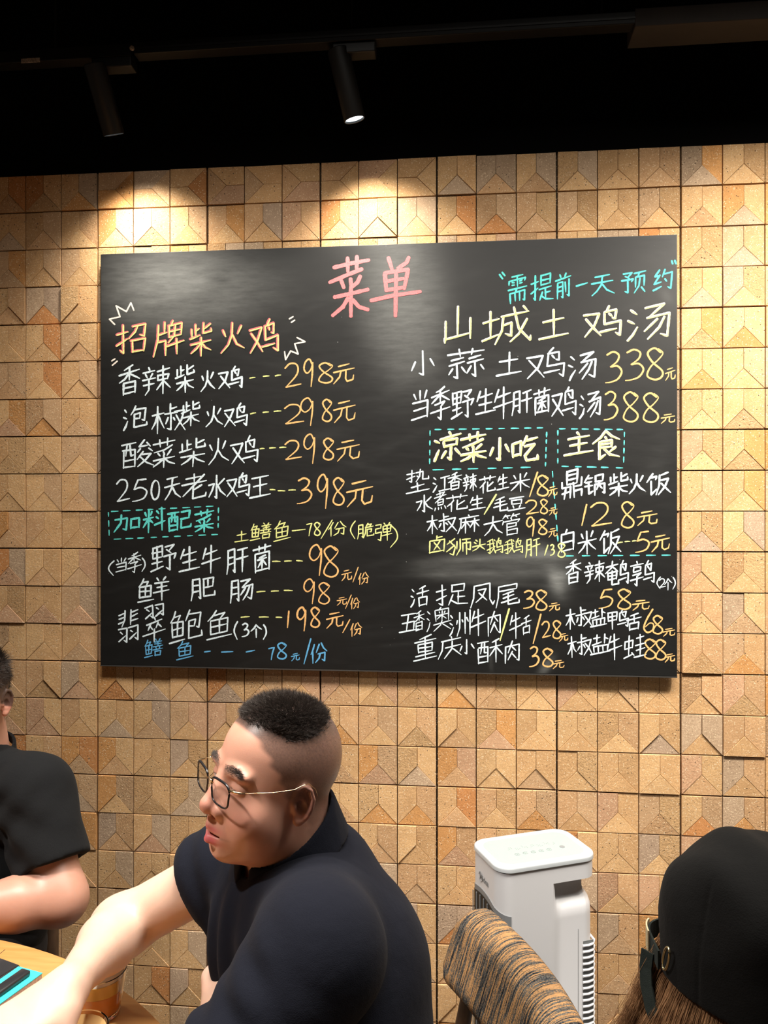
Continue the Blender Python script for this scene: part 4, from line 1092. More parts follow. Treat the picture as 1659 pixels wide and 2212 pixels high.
MB().box((0, 0, TZ + .0006), (w, .13, TZ + .015), M, bev=.004).build('case', m_blk, root, smooth=True, angle=40)
MB().box((.003, .003, TZ + .015), (w - .003, .127, TZ + .0158), M).build('screen', plain('dark_glass', (.03, .03, .032), .12), root)
# red brown patterned mat under the hand
pm = [on_z(*q, TZ + .0012) for q in ((108, 2128), (60, 2122), (-90, 2190), (-60, 2290), (70, 2260), (112, 2160))]
cm = sum(pm, Vector()) / 6
m_mat = plain('red_brown_weave', (.20, .060, .030), .8, bump=.8, var=.6, scale=160)
mat_o = MB().add([(p.x, p.y, TZ + .0004) for p in pm] + [(p.x, p.y, TZ + .0032) for p in pm], [tuple(range(5, -1, -1)), tuple(range(6, 12))] + [(i, (i + 1) % 6, 6 + (i + 1) % 6, 6 + i) for i in range(6)]).build('placemat', m_mat)
tag(mat_o, 'red brown patterned mat on the table under the reaching hand', 'placemat')
pn = on_z(97, 2143, TZ + .012)
pr = MB()
for k, (ox, r_) in enumerate(((-.008, .0085), (.008, .0095))):
    pr.lathe([(.0001 if z in (0, 8) else r_ * math.sin(math.pi * z / 8), -r_ * math.cos(math.pi * z / 8)) for z in range(9)], Matrix.Translation((pn.x + ox, pn.y + .3 * ox, TZ + .0034 + r_)), 20, cap0=False, cap1=False)
tag(pr.build('peanut', plain('straw_shell', (.62, .42, .20), .7, bump=.6, scale=300), smooth=True), 'single peanut shell beside the hand on the table', 'peanut')

m_glass, nt, b = new_mat('clear_glass')
b.inputs['Base Color'].default_value = (1, .98, .95, 1); b.inputs['Roughness'].default_value = .02; b.inputs['Transmission Weight'].default_value = 1.0; b.inputs['IOR'].default_value = 1.45
m_tea, nt, b = new_mat('amber_tea')
b.inputs['Base Color'].default_value = (1.0, .33, .015, 1); b.inputs['Roughness'].default_value = .08; b.inputs['Transmission Weight'].default_value = .12; b.inputs['IOR'].default_value = 1.33
m_foam = plain('yellow_foam', (.92, .58, .10), .5)
m_reflect = plain('white_reflection', (.80, .82, .76), .45)  # white painted in for the ceiling's reflection on the drink
m_tan = plain('tan_drink', (.62, .40, .16), .45)
def tumbler(c, h, r0, r1, label, fill, mt, foam=None):
    root = empty('drinking_glass', c); tag(root, label, 'glass', 'drinking glasses on the table')
    M = Matrix.Translation(c)
    th = .0022
    prof = [(r0 - .002, 0), (r0, .002), (r1, h - .001), (r1 - .001, h), (r1 - th, h - .001), (r0 - th + .0004, .008), (r0 - th - .004, .006), (.0005, .006)]
    MB().lathe(prof, M, 56).build('glass_wall', m_glass, root, smooth=True, angle=40)
    rr = lambda z: r0 + (r1 - r0) * z / h - th - .0006
    MB().lathe([(rr(.009) - .003, .0075), (rr(.012), .012), (rr(fill), fill)], M, 56).build('drink', mt, root, smooth=True, angle=40)
    if foam:
        MB().lathe([(rr(fill), fill + .0003), (rr(fill + foam), fill + foam), (.0005, fill + foam - .001)], M, 56).build('foam', m_foam, root, smooth=True, angle=40)
        MB().lathe([(rr(fill + foam) - .0008, fill + foam + .0002), (rr(fill + foam) - .0012, fill + foam + .0012), (.0005, fill + foam + .0010)], M, 56).build('reflection_disc', m_reflect, root, smooth=True, angle=40)['label'] = 'white disc painted in as a reflection on top'
    return root
g1 = at(215, 2100, 1.195); g1.z = TZ + .0005
tumbler(g1, .069, .0305, .0410, 'tall glass of amber tea with a pale yellow top, behind the forearm', .040, m_tea, .020)
g2 = at(166, 2240, 1.035); g2.z = TZ + .0005
tumbler(g2, .084, .0305, .0410, 'nearer drinking glass at the bottom edge, only its rim showing', .079, m_tan)

# =================================================================== SMOOTH BODIES (signed distance fields -> one closed skin)
f32 = np.float32
def v3(*a): return np.array(a, dtype=f32)
def sphere(P, c, r): return np.linalg.norm(P - v3(*c), axis=-1) - r
def caps(P, a, b_, ra, rb):
    a, b_ = v3(*a), v3(*b_); ba = b_ - a
    t = np.clip(((P - a) @ ba) / float(ba @ ba), 0, 1)
    return np.linalg.norm(P - a - t[..., None] * ba, axis=-1) - (ra + (rb - ra) * t)
def ell(P, c, r, R=None):
    q = P - v3(*c)
    if R is not None: q = q @ R.astype(f32)
    r = v3(*r)
    k0 = np.linalg.norm(q / r, axis=-1); k1 = np.linalg.norm(q / (r * r), axis=-1)
    return k0 * (k0 - 1) / np.maximum(k1, 1e-9)
def smin(a, b_, k):
    h = np.clip(.5 + .5 * (b_ - a) / k, 0, 1)
    return b_ + (a - b_) * h - k * h * (1 - h)
def smax(a, b_, k): return -smin(-a, -b_, k)
def axes(*cols):
    """columns = local axes in the parent frame (world = R @ local)"""
    return np.stack([np.array(c, float) / np.linalg.norm(c) for c in cols], 1)
def surface_net(f, lo, hi, h):
    lo = np.array(lo, float); n = np.ceil((np.array(hi) - lo) / h).astype(int) + 1
    g = [lo[i] + h * np.arange(n[i]) for i in range(3)]
    D = np.empty(n, dtype=f32)
    step = max(1, int(400000 // (n[1] * n[2])))
    for s in range(0, n[0], step):
        X, Y, Z = np.meshgrid(g[0][s:s + step], g[1], g[2], indexing='ij')
        D[s:s + step] = f(np.stack([X, Y, Z], -1).astype(f32))
    I = D < 0
    c = n - 1
    acc = np.zeros((*c, 3), dtype=f32); cnt = np.zeros(c, dtype=f32)
    corners = [(i, j, k) for i in (0, 1) for j in (0, 1) for k in (0, 1)]
    def S(A, o): return A[o[0]:o[0] + c[0], o[1]:o[1] + c[1], o[2]:o[2] + c[2]]
    for o in corners:
        for ax in range(3):
            if o[ax]: continue
            p = list(o); p[ax] = 1
            a, b_ = S(D, o), S(D, p)
            m = (a < 0) != (b_ < 0)
            t = np.where(m, a / np.where(m, a - b_, 1), 0)
            for q in range(3):
                acc[..., q] += m * (o[q] + (t if q == ax else 0))
            cnt += m
    act = cnt > 0
    idx = -np.ones(c, dtype=np.int64); idx[act] = np.arange(act.sum())
    base = np.stack(np.nonzero(act), -1)
    V = lo + h * (base + acc[act] / cnt[act][:, None])
    Q = []
    for ax in range(3):
        u, w = (ax + 1) % 3, (ax + 2) % 3
        sl0 = [slice(1, c[i]) for i in range(3)]; sl0[ax] = slice(0, c[ax])
        sl1 = list(sl0); sl1[ax] = slice(1, c[ax] + 1)
        a, b_ = I[tuple(sl0)], I[tuple(sl1)]
        m = a != b_
        pos = np.stack(np.nonzero(m), -1)
        off = np.ones(3, int); off[ax] = 0
        pos = pos + off
        e = np.zeros((4, 3), int)
        e[1][u] = 1; e[2][u] = 1; e[2][w] = 1; e[3][w] = 1
        q = np.stack([idx[tuple((pos - e[i]).T)] for i in range(4)], -1)
        fl = a[m]
        q[~fl] = q[~fl][:, ::-1]
        Q.append(q)
    return V, np.concatenate(Q)
def smooth_mesh(V, Q, it=1, k=.5):
    for _ in range(it):
        A = np.zeros_like(V); c = np.zeros(len(V))
        for i in range(4):
            for j in ((i + 1) % 4, (i + 3) % 4):
                np.add.at(A, Q[:, i], V[Q[:, j]]); np.add.at(c, Q[:, i], 1)
        V = V + k * (A / np.maximum(c, 1)[:, None] - V)
    return V
def to_world(V):
    """right / forward / height -> world"""
    V = np.asarray(V, float)
    return np.stack([V[:, 0] * CS - V[:, 1] * SN, -DIST + V[:, 0] * SN + V[:, 1] * CS, V[:, 2]], 1)
def normals(V, Q):
    n = np.cross(V[Q[:, 2]] - V[Q[:, 0]], V[Q[:, 3]] - V[Q[:, 1]])
    o = np.zeros_like(V)
    for i in range(4): np.add.at(o, Q[:, i], n)
    return o / np.maximum(np.linalg.norm(o, axis=1), 1e-12)[:, None]
def sstep(a, b_, x):
    t = np.clip((x - a) / (b_ - a), 0, 1); return t * t * (3 - 2 * t)

# ---- a head in centimetres: x to the person's left, y forward, z up, origin between the ear canals
def head_sdf(P, ears=True, neck=True, mouth=.20):
    A = P.copy(); A[..., 0] = np.abs(A[..., 0])          # mirrored half
    d = ell(P, (0, .1, 4.7), (7.7, 9.1, 8.5))
    d = smin(d, ell(P, (0, 3.4, -1.6), (6.6, 6.6, 8.4)), 2.2)          # face
    d = smin(d, ell(P, (0, 3.2, -5.4), (5.9, 5.6, 4.7)), 2.0)          # jaw
    d = smin(d, ell(A, (4.3, 5.4, -2.6), (2.6, 3.2, 3.2)), 1.6)        # cheeks
    d = smin(d, ell(P, (0, 7.2, -7.9), (2.5, 2.0, 1.8)), 1.6)          # chin
    d = smin(d, ell(P, (0, 8.0, -5.2), (2.7, 1.9, 2.3)), 1.2)          # muzzle
    d = smin(d, ell(A, (2.7, 8.3, 3.6), (2.6, 1.2, .9)), 1.2)          # brow
    d = smax(d, -ell(A, (3.1, 10.6, 1.7), (2.0, 2.0, 1.35)), 1.0)      # sockets
    d = smin(d, ell(A, (3.15, 7.9, 1.65), (1.55, 1.15, 1.15)), .35)    # lids
    d = smax(d, -ell(A, (3.1, 9.15, 1.45), (1.15, .50, .16)), .12)     # eye opening
    n = caps(P, (0, 8.9, 2.5), (0, 10.6, -1.3), .80, 1.05)
    n = smin(n, sphere(P, (0, 10.8, -1.6), 1.18), .6)
    n = smin(n, ell(A, (1.65, 9.5, -1.95), (1.0, 1.25, 1.0)), .5)
    n = smin(n, ell(P, (0, 8.8, -.6), (2.0, 1.6, 2.8)), 1.4)
    d = smin(d, n, .7)
    d = smax(d, -ell(A, (.75, 10.1, -2.85), (.42, .75, .42)), .25)     # nostrils
    up = smin(caps(A, (0, 9.95, -4.55), (2.75, 8.35, -5.30), .66, .30), ell(P, (0, 9.7, -3.8), (.9, .7, .9)), .8)
    d = smin(d, up, .45)
    d = smin(d, caps(A, (0, 9.75, -6.45), (2.6, 8.35, -5.75), .85, .32), .40)
    d = smax(d, -ell(A, (0, 9.7, -5.5), (2.3, 1.6, mouth)), .16)
    d = smax(d, -ell(P, (0, 10.15, -7.6), (2.2, .75, .50)), .7)         # under the lip
    if ears:
        ca, sa = math.cos(math.radians(24)), math.sin(math.radians(24))
        q = (A - v3(6.95, .75, .55)) * 1.10
        # ear plane: local e0 outwards, e1 backwards, e2 up
        E0 = q[..., 0] * ca + q[..., 1] * sa
        E1 = q[..., 0] * sa - q[..., 1] * ca
        e = np.stack([E0, E1, q[..., 2] + .18 * E1], -1)
        s = ell(e, (.25, .75, .1), (.55, 1.75, 3.05))
        rim = None
        pts = [(.55, -.75, .6), (.75, -.35, 2.0), (.85, .55, 2.85), (.85, 1.65, 2.55), (.85, 2.25, 1.3), (.75, 2.15, -.2), (.6, 1.7, -1.5), (.45, 1.0, -2.5), (.35, .25, -2.75)]
        for a, b_ in zip(pts, pts[1:]):
            c_ = caps(e, a, b_, .34, .34); rim = c_ if rim is None else np.minimum(rim, c_)
        s = smin(s, rim, .30)
        s = smax(s, -ell(e, (.95, .55, -.35), (.75, .85, 1.15)), .30)   # concha
        s = smax(s, -caps(e, (1.0, .75, 1.7), (1.0, 1.55, .4), .30, .22), .25)
        s = smin(s, ell(e, (.55, -.45, -.55), (.35, .4, .6)), .2)        # tragus
        s = smin(s, ell(e, (.35, .35, -2.75), (.45, .8, .75)), .4)       # lobe
        d = smin(d, s / 1.10, .5)
    if neck:
        d = smin(d, caps(P, (0, -2.2, -3.5), (0, -4.2, -15), 6.0, 6.6), 2.0)
    return d
def head_mesh(h=.17, **kw):
    return surface_net(lambda P: head_sdf(P, **kw), (-9.8, -11.6, -14.5), (9.8, 13.2, 13.8), h)

def rot(yaw, pitch, roll=0.0):
    """columns left / forward / up in right-forward-height space. yaw 0 looks at the viewer, + turns to the photo's left; pitch + raises the face"""
    y, p, r_ = math.radians(yaw), math.radians(pitch), math.radians(roll)
    fw = np.array([-math.sin(y), -math.cos(y), 0]); lf = np.array([math.cos(y), -math.sin(y), 0]); up = np.array([0, 0, 1.0])
    fw, up = fw * math.cos(p) + up * math.sin(p), up * math.cos(p) - fw * math.sin(p)
    lf, up = lf * math.cos(r_) + up * math.sin(r_), up * math.cos(r_) - lf * math.sin(r_)
    return np.stack([lf, fw, up], 1)

# ---- skin
def skin_mat():
    m, nt, b = new_mat('skin')
    a = N(nt, 'ShaderNodeAttribute', attribute_name='tint')
    tc = N(nt, 'ShaderNodeTexCoord')
    n = N(nt, 'ShaderNodeTexNoise'); n.inputs['Scale'].default_value = 45; n.inputs['Detail'].default_value = 6
    nt.links.new(tc.outputs['Object'], n.inputs['Vector'])
    r = ramp(nt, n.outputs['Fac'], .3, (.97, .95, .945), .7, (1.02, 1.01, 1.01))
    c = mixc(nt, 'MULTIPLY', 1.0, a.outputs['Color'], r.outputs['Color'])
    nt.links.new(c, b.inputs['Base Color'])
    b.inputs['Roughness'].default_value = .40; b.inputs['Specular IOR Level'].default_value = .42
    b.inputs['Subsurface Weight'].default_value = .18
    b.inputs['Subsurface Radius'].default_value = (.010, .0035, .0018); b.inputs['Subsurface Scale'].default_value = .6
    n2 = N(nt, 'ShaderNodeTexNoise'); n2.inputs['Scale'].default_value = 900; n2.inputs['Detail'].default_value = 2
    nt.links.new(tc.outputs['Object'], n2.inputs['Vector'])
    bp = N(nt, 'ShaderNodeBump'); bp.inputs['Strength'].default_value = .12; bp.inputs['Distance'].default_value = .0006
    nt.links.new(n2.outputs['Fac'], bp.inputs['Height']); nt.links.new(bp.outputs['Normal'], b.inputs['Normal'])
    return m
m_skin = skin_mat()
m_hair = plain('dark_brown_hair', (.040, .030, .025), .45, spec=.5)
def cloth(name, col, scale=900.0, bump=.35):
    m, nt, b = new_mat(name)
    b.inputs['Base Color'].default_value = (*col, 1); b.inputs['Roughness'].default_value = .9; b.inputs['Specular IOR Level'].default_value = .12
    b.inputs['Sheen Weight'].default_value = .02; b.inputs['Sheen Roughness'].default_value = .5
    tc = N(nt, 'ShaderNodeTexCoord')
    n = N(nt, 'ShaderNodeTexNoise'); n.inputs['Scale'].default_value = scale; n.inputs['Detail'].default_value = 2
    n1 = N(nt, 'ShaderNodeTexNoise'); n1.inputs['Scale'].default_value = 14; n1.inputs['Detail'].default_value = 4
    nt.links.new(tc.outputs['Object'], n.inputs['Vector']); nt.links.new(tc.outputs['Object'], n1.inputs['Vector'])
    bp = N(nt, 'ShaderNodeBump'); bp.inputs['Strength'].default_value = bump; bp.inputs['Distance'].default_value = .0012
    nt.links.new(n.outputs['Fac'], bp.inputs['Height'])
    bp2 = N(nt, 'ShaderNodeBump'); bp2.inputs['Strength'].default_value = .35; bp2.inputs['Distance'].default_value = .012
    nt.links.new(n1.outputs['Fac'], bp2.inputs['Height']); nt.links.new(bp.outputs['Normal'], bp2.inputs['Normal'])
    nt.links.new(bp2.outputs['Normal'], b.inputs['Normal'])
    return m
m_navy = cloth('navy_knit', (.0062, .0071, .0125))
m_tee = cloth('black_jersey', (.0070, .0073, .0080))
m_trou = cloth('dark_trouser_cloth', (.018, .018, .020))
m_shoe = plain('black_shoe', (.015, .014, .013), .45)

SKIN_F = np.array([.60, .315, .225]); SKIN_A = np.array([.70, .47, .36])  # arm tone paler than the face: strong lamp light put into the colour
def paint_head(L, hairline, stub, base=SKIN_F, lips=True, dens=.90):
    """L: local cm coordinates -> tint. stub(L) 0..1 = density of cropped hair"""
    c = np.tile(base, (len(L), 1)).astype(float)
    ax = np.abs(L[:, 0])
    def mixin(col, w):
        nonlocal c
        c = c * (1 - w[:, None]) + np.array(col) * w[:, None]
    def blob(p, r): return np.exp(-(((np.stack([ax, L[:, 1], L[:, 2]], 1) - np.array(p)) / np.array(r)) ** 2).sum(1))
    mixin((.60, .25, .19), .55 * blob((4.6, 7.5, -2.2), (2.4, 3, 2.2)))
    mixin((.62, .24, .19), .60 * blob((0, 10.9, -1.7), (1.9, 1.6, 1.6)))
    mixin((.58, .20, .15), .60 * blob((8.1, -.6, .5), (1.5, 2.2, 2.9)))
    mixin((.42, .24, .17), .45 * blob((0, 7.5, -8.0), (4.0, 3, 2.2)))
    if lips:
        mixin((.56, .15, .14), .90 * np.clip(1.5 * blob((0, 9.9, -4.72), (2.2, 1.5, .55)), 0, 1))
        mixin((.60, .13, .14), .95 * np.clip(1.6 * blob((0, 10.0, -6.35), (2.1, 1.5, .75)), 0, 1))
        mixin((.10, .03, .03), np.clip(1.4 * blob((0, 8.9, -5.5), (2.2, 1.0, .20)), 0, 1))
    zb = np.interp(ax, [.9, 2.2, 3.8, 5.0], [3.75, 4.05, 4.15, 3.75])
    mixin((.10, .065, .05), .75 * np.exp(-((L[:, 2] - zb) / .42) ** 2) * sstep(.6, 1.3, ax) * sstep(5.6, 4.2, ax) * (L[:, 1] > 4))
    mixin((.05, .03, .025), .8 * np.clip(1.3 * blob((3.1, 9.0, 1.50), (1.35, .7, .17)), 0, 1))
    s = stub(L)
    mixin((.060, .044, .038), dens * s)
    return np.concatenate([np.clip(c, 0, 1), np.ones((len(c), 1))], 1)

def strands(name, roots, dirs, lens, width, mat, parent, curl=.0, grav=(0, 0, 0), seg=4, taper=.15):
    """tapered three-sided hairs, all in one mesh. roots, dirs in world metres"""
    n = len(roots)
    dirs = dirs / np.maximum(np.linalg.norm(dirs, axis=1), 1e-9)[:, None]
    P = [roots]; d = dirs.copy()
    for s in range(seg):
        d = d + np.array(grav) / seg + rng.normal(0, curl, (n, 3))
        d /= np.maximum(np.linalg.norm(d, axis=1), 1e-9)[:, None]
        P.append(P[-1] + d * (lens / seg)[:, None])
    return strand_paths(name, np.stack(P, 1), width, mat, parent, taper)
def strand_paths(name, P, width, mat, parent, taper=.15):
    n, m = P.shape[:2]
    T = np.gradient(P, axis=1); T /= np.maximum(np.linalg.norm(T, axis=2), 1e-9)[..., None]
    u = np.cross(T, rng.normal(0, 1, (n, 1, 3))); u /= np.maximum(np.linalg.norm(u, axis=2), 1e-9)[..., None]
    w = np.cross(T, u)
    wd = (np.asarray(width) * np.ones(n))[:, None] * np.linspace(1, taper, m)[None]
    V = []
    for k in range(3):
        a = 2 * math.pi * k / 3
        V.append(P + (u * math.cos(a) + w * math.sin(a)) * wd[..., None] * .5)
    V = np.stack(V, 2).reshape(-1, 3)               # (n, m, 3 sides)
    base = (np.arange(n) * m * 3)[:, None, None] + (np.arange(m - 1) * 3)[None, :, None] + np.arange(3)[None, None, :]
    k2 = (np.arange(3) + 1) % 3
    b2 = (np.arange(n) * m * 3)[:, None, None] + (np.arange(m - 1) * 3)[None, :, None] + k2[None, None, :]
    Q = np.stack([base, b2, b2 + 3, base + 3], -1).reshape(-1, 4)
    return np_mesh(name, V, Q, mat, parent)

def merge(parts):
    V, Q, A, k = [], [], [], 0
    for v, q, a in parts:
        V.append(v); Q.append(q + k); A.append(a); k += len(v)
    return np.concatenate(V), np.concatenate(Q), np.concatenate(A)
def flat_tint(n, c): return np.concatenate([np.tile(np.array(c), (n, 1)), np.ones((n, 1))], 1)

def legs(root, hip, fwd, name_t='trousers', foot_fwd=.10, spread=.10, thigh=.40):
    """seated legs below a pelvis at hip (right, forward, height); fwd = facing, in right / forward"""
    f = np.array([fwd[0], fwd[1], 0.0]); f /= np.linalg.norm(f); l = np.array([f[1] * -1, f[0], 0.0])
    h = np.array(hip, float)
    def sd(P):
        d = ell(P, h, (.165, .165, .100))
        for s in (-1, 1):
            a = h + l * s * .085 + np.array([0, 0, -.01]); k = h + f * thigh + l * s * spread; k[2] = .545
            an = k + f * foot_fwd * .2; an = an.copy(); an[2] = .10
            d = smin(d, caps(P, a, k, .088, .066), .05)
            d = smin(d, caps(P, k, an, .066, .055), .03)
        return d
    ks = h + f * thigh
    lo = np.minimum(h, ks) - .26; hi = np.maximum(h, ks) + .26; lo[2] = .03; hi[2] = h[2] + .2
    V, Q = surface_net(sd, lo, hi, .009)
    V[:, 2] = np.maximum(V[:, 2], .05)
    np_mesh(name_t, to_world(V), Q, m_trou, root)
    for s in (-1, 1):
        k = h + f * thigh + l * s * spread
        def shoe(P, k=k):
            R = axes(f, l, (0, 0, 1))
            d = ell(P, (k[0] + f[0] * .06, k[1] + f[1] * .06, .035), (.135, .048, .045), R)
            d = smin(d, ell(P, (k[0] - f[0] * .01, k[1] - f[1] * .01, .07), (.055, .045, .05), R), .03)
            return np.maximum(d, .003 - P[..., 2])
        lo = k - .24; hi = k + .24; lo[2] = -.01; hi[2] = .14
        V, Q = surface_net(shoe, lo, hi, .007)
        V[:, 2] = np.maximum(V[:, 2], .002)
        np_mesh('shoe', to_world(V), Q, m_shoe, root)

# =================================================================== THE MAN IN GLASSES
HS = .0096                                   # size of the head: metres per local centimetre
HC = np.array([-.149, 1.085, 1.132])         # between the ear canals
HR = rot(54, 7, -5)
def head_to_rdz(L, C=None, R=None, s=None):
    return (C if C is not None else HC) + (L * (s or HS)) @ (R if R is not None else HR).T
man = empty('person', W(-.03, 1.16, 0))
tag(man, 'person with cropped hair in glasses and navy polo reaching across the table, mouth slightly open', 'person')

def stub1(L):
    y, z, ax = L[:, 1], L[:, 2], np.abs(L[:, 0])
    edge = np.interp(z, [-6, -1.5, .5, 2, 4, 6, 7.5, 9, 10.5, 13], [-3.0, -1.6, 2.0, 3.0, 4.0, 5.4, 6.0, 7.2, 8.2, 12])
    m = sstep(.55, -.55, y - edge + .25 * np.sin(z * 3.1))
    low = np.interp(z, [-7, -5, -2, 1, 4, 8.5, 10], [0, .25, .50, .62, .72, .86, 1.0])
    wide = np.clip(m * low * np.where((z < -1.0) & (y > -1.8), 0, 1), 0, 1)
    speckle = rng.normal(0, .05, len(L))  # random variation of the cropped hair's density
    return np.clip(wide + speckle * wide, 0, 1)
Lh, Qh = head_mesh(.165, mouth=.19)
hd = head_to_rdz(Lh)
th = paint_head(Lh, None, stub1)

# right arm, reaching over the table
SR, ER, WR = np.array([-.255, 1.205, .957]), np.array([-.417, 1.218, .862]), np.array([-.413, 1.000, .900])
SL, EL = np.array([-.080, .925, .990]), np.array([-.228, .800, .832])
hdir = np.array([-.52, -.85, -.20]); hdir /= np.linalg.norm(hdir); hside = np.array([.85, -.52, -.10]); hside /= np.linalg.norm(hside)
down = np.array([0, 0, -1.0])
def hand(P, Wr, h, s, dn, curl=(.35, .9, 1.2), spread=.4, thumb=True, size=1.0):
    """palm and five fingers. h = along the palm, s = thumb side, dn = palm side"""
    h, s, dn = [np.array(x, float) / np.linalg.norm(x) for x in (h, s, dn)]
    R = np.stack([h, s, dn], 1)
    d = ell(P, Wr + h * .050 * size, (.056 * size, .041 * size, .0165 * size), R)
    d = smin(d, caps(P, Wr + h * .0 , Wr + h * .03 * size, .026, .027), .02)
    d = smin(d, caps(P, Wr + h * .02 * size + s * .012, Wr + h * .08 * size + s * .028 * size, .018, .012), .016)
    d = smin(d, caps(P, Wr + h * .02 * size - s * .012, Wr + h * .075 * size - s * .030 * size, .016, .011), .016)
    for off, ln, r0 in ((.029, .94, .0098), (.0095, 1.05, .0102), (-.0105, .98, .0096), (-.029, .80, .0086)):
        p = Wr + h * (.092 - .10 * abs(off - .005)) * size + s * off * size - dn * .002
        a = 0
        for k, (L_, c_) in enumerate(zip((.044, .027, .022), curl)):
            a += c_
            q = p + (h * math.cos(a) + dn * math.sin(a) + s * off * spread * (1 if k == 0 else .3)) * L_ * ln * size
            r1 = r0 * (1 - .10 * (k + 1))
            d = smin(d, caps(P, p, q, (r0 * (1 - .10 * k)) * size, r1 * size), .006 if k else .009)
            p = q
    if thumb:
        t0 = Wr + h * .022 * size + s * .026 * size + dn * .004
        t1 = t0 + (h * .55 + s * .55 + dn * .55) * .046 * size
        t2 = t1 + (h * .75 + s * .05 + dn * .60) * .034 * size
        t3 = t2 + (h * .80 - s * .15 + dn * .50) * .026 * size
        d = smin(d, caps(P, t0, t1, .0165 * size, .0125 * size), .016)
        d = smin(d, caps(P, t1, t2, .0120 * size, .0105 * size), .006)
        d = smin(d, caps(P, t2, t3, .0105 * size, .0080 * size), .005)
    return d
def arm_r(P):
    d = caps(P, SR, ER, .044, .0420)
    mid = ER + (WR - ER) * .30
    d = smin(d, caps(P, ER, mid, .0420, .0395), .03)
    d = smin(d, caps(P, mid, WR, .0395, .0215), .02)
    return smin(d, hand(P, WR, hdir, hside, down + hdir * .15, curl=(.55, .55, .40)), .018)
Va, Qa = surface_net(arm_r, (-.60, .80, .76), (-.18, 1.32, 1.04), .0034)
Va = smooth_mesh(Va, Qa, 1)
tint_r = flat_tint(len(Va), SKIN_A)
# left forearm and hand, beyond the near sleeve
WL = np.array([-.212, 1.015, .822])
def arm_l(P):
    d = caps(P, EL, WL, .046, .027)
    d = smin(d, caps(P, SL, EL, .050, .045), .03)
    return smin(d, hand(P, WL, (-.36, .92, .12), (-.10, -.10, .98), (.92, .36, .1), curl=(.75, 1.2, 1.0), spread=.1), .018)
Vl, Ql = surface_net(arm_l, (-.34, .72, .72), (-.02, 1.17, 1.09), .0042)
Vl = smooth_mesh(Vl, Ql, 1)

def torso(P, o=0.0):
    sp = np.array([-.13, -.085, .41]); sp /= np.linalg.norm(sp)
    L_ = np.array([.575, -.82, .10]); L_ -= sp * (L_ @ sp); L_ /= np.linalg.norm(L_); Fv = np.cross(sp, L_)
    R = np.stack([L_, Fv, sp], 1)
    d = ell(P, (-.100, 1.100, .845), (.178 + o, .116 + o, .20 + o), R)
    d = smin(d, ell(P, (-.075, 1.115, .69), (.178 + o, .142 + o, .165 + o), R), .06)
    d = smin(d, ell(P, (-.035, 1.16, .615), (.172 + o, .150 + o, .100 + o), R), .06)
    d = smin(d, ell(P, (-.045, 1.115, .90), (.12 + o, .085 + o, .12 + o), R), .06)          # rounded upper back
    nb = np.array([-.104, 1.128, .985])
    d = smin(d, caps(P, nb, SL, .062 + o, .066 + o), .045)
    d = smin(d, caps(P, nb, SR, .060 + o, .056 + o), .045)
    d = smin(d, caps(P, nb, (-.125, 1.11, .92), .070 + o, .10 + o), .04)
    return d
Vt, Qt = surface_net(lambda P: torso(P, -.014), (-.42, .78, .42), (.16, 1.42, 1.10), .012)
body_V, body_Q, body_T = merge([(hd, Qh, th), (Va, Qa, tint_r), (Vl, Ql, flat_tint(len(Vl), SKIN_A * .95)), (Vt, Qt, flat_tint(len(Vt), SKIN_F))])
np_mesh('body', to_world(body_V), body_Q, m_skin, man, attrs={'tint': body_T})

# ---- polo shirt
neck_a = head_to_rdz(np.array([[0, -1.6, -3.0]]))[0]
neck_b = head_to_rdz(np.array([[0, -4.2, -15]]))[0]
nax = (neck_b - neck_a) / np.linalg.norm(neck_b - neck_a)
FWD = np.array([-.80, -.60, 0.0])
def fold(P, p, dirv, n, amp, wl, rad):
    """soft parallel creases around p"""
    q = P - v3(*p)
    w = np.exp(-(q * q).sum(-1) / rad ** 2)
    return amp * w * np.sin((q @ v3(*dirv)) / wl * 2 * math.pi + n)
def shirt_sdf(P):
    d = torso(P, .004)
    d = smin(d, caps(P, SL, EL + (EL - SL) * .02, .076, .0665), .045)
    ES = SR + (ER - SR) * .22
    rax = (ER - SR) / np.linalg.norm(ER - SR)
    sl = caps(P, SR, ER, .062, .060)
    sl = smax(sl, (P - v3(*ES)) @ v3(*rax), .004)
    d = smin(d, sl, .045)
    # creases
    d = d + fold(P, (-.200, .87, .905), (.30, .25, .9), .3, .0075, .050, .085)
    d = d + fold(P, (-.175, .88, .965), (.75, .1, .65), 0, .0035, .040, .07)
    d = d + fold(P, (-.235, 1.05, .90), (.80, -.55, .2), 1.0, .0070, .050, .085)
    d = d + fold(P, (-.275, 1.18, .96), (.85, -.1, .5), .5, .0045, .042, .07)
    d = d + fold(P, (-.02, 1.13, .75), (.3, .1, .95), .5, .0035, .11, .14)
    # open sleeve and neck
    hole = caps(P, ES - rax * .03, ES + rax * .12, .0535, .0535)
    d = smax(d, -hole, .004)
    q = P - v3(*neck_a); t = q @ v3(*nax); fr = (q @ v3(*FWD)) / .08
    nk = np.linalg.norm(q - t[..., None] * v3(*nax), axis=-1) - .0655
    d = smax(d, -np.maximum(nk, t - (.105 + .034 * np.clip(fr, -1, 1.4))), .005)
    el_cut = (P - v3(*(EL + (EL - SL) * .02))) @ v3(*((EL - SL) / np.linalg.norm(EL - SL)))
    d = smax(d, np.where(np.linalg.norm(P - v3(*EL), axis=-1) < .12, el_cut, -1), .004)
    return d
Vs, Qs = surface_net(shirt_sdf, (-.48, .70, .40), (.20, 1.46, 1.12), .0044)
Vs = smooth_mesh(Vs, Qs, 2)
np_mesh('polo_shirt', to_world(Vs), Qs, m_navy, man)
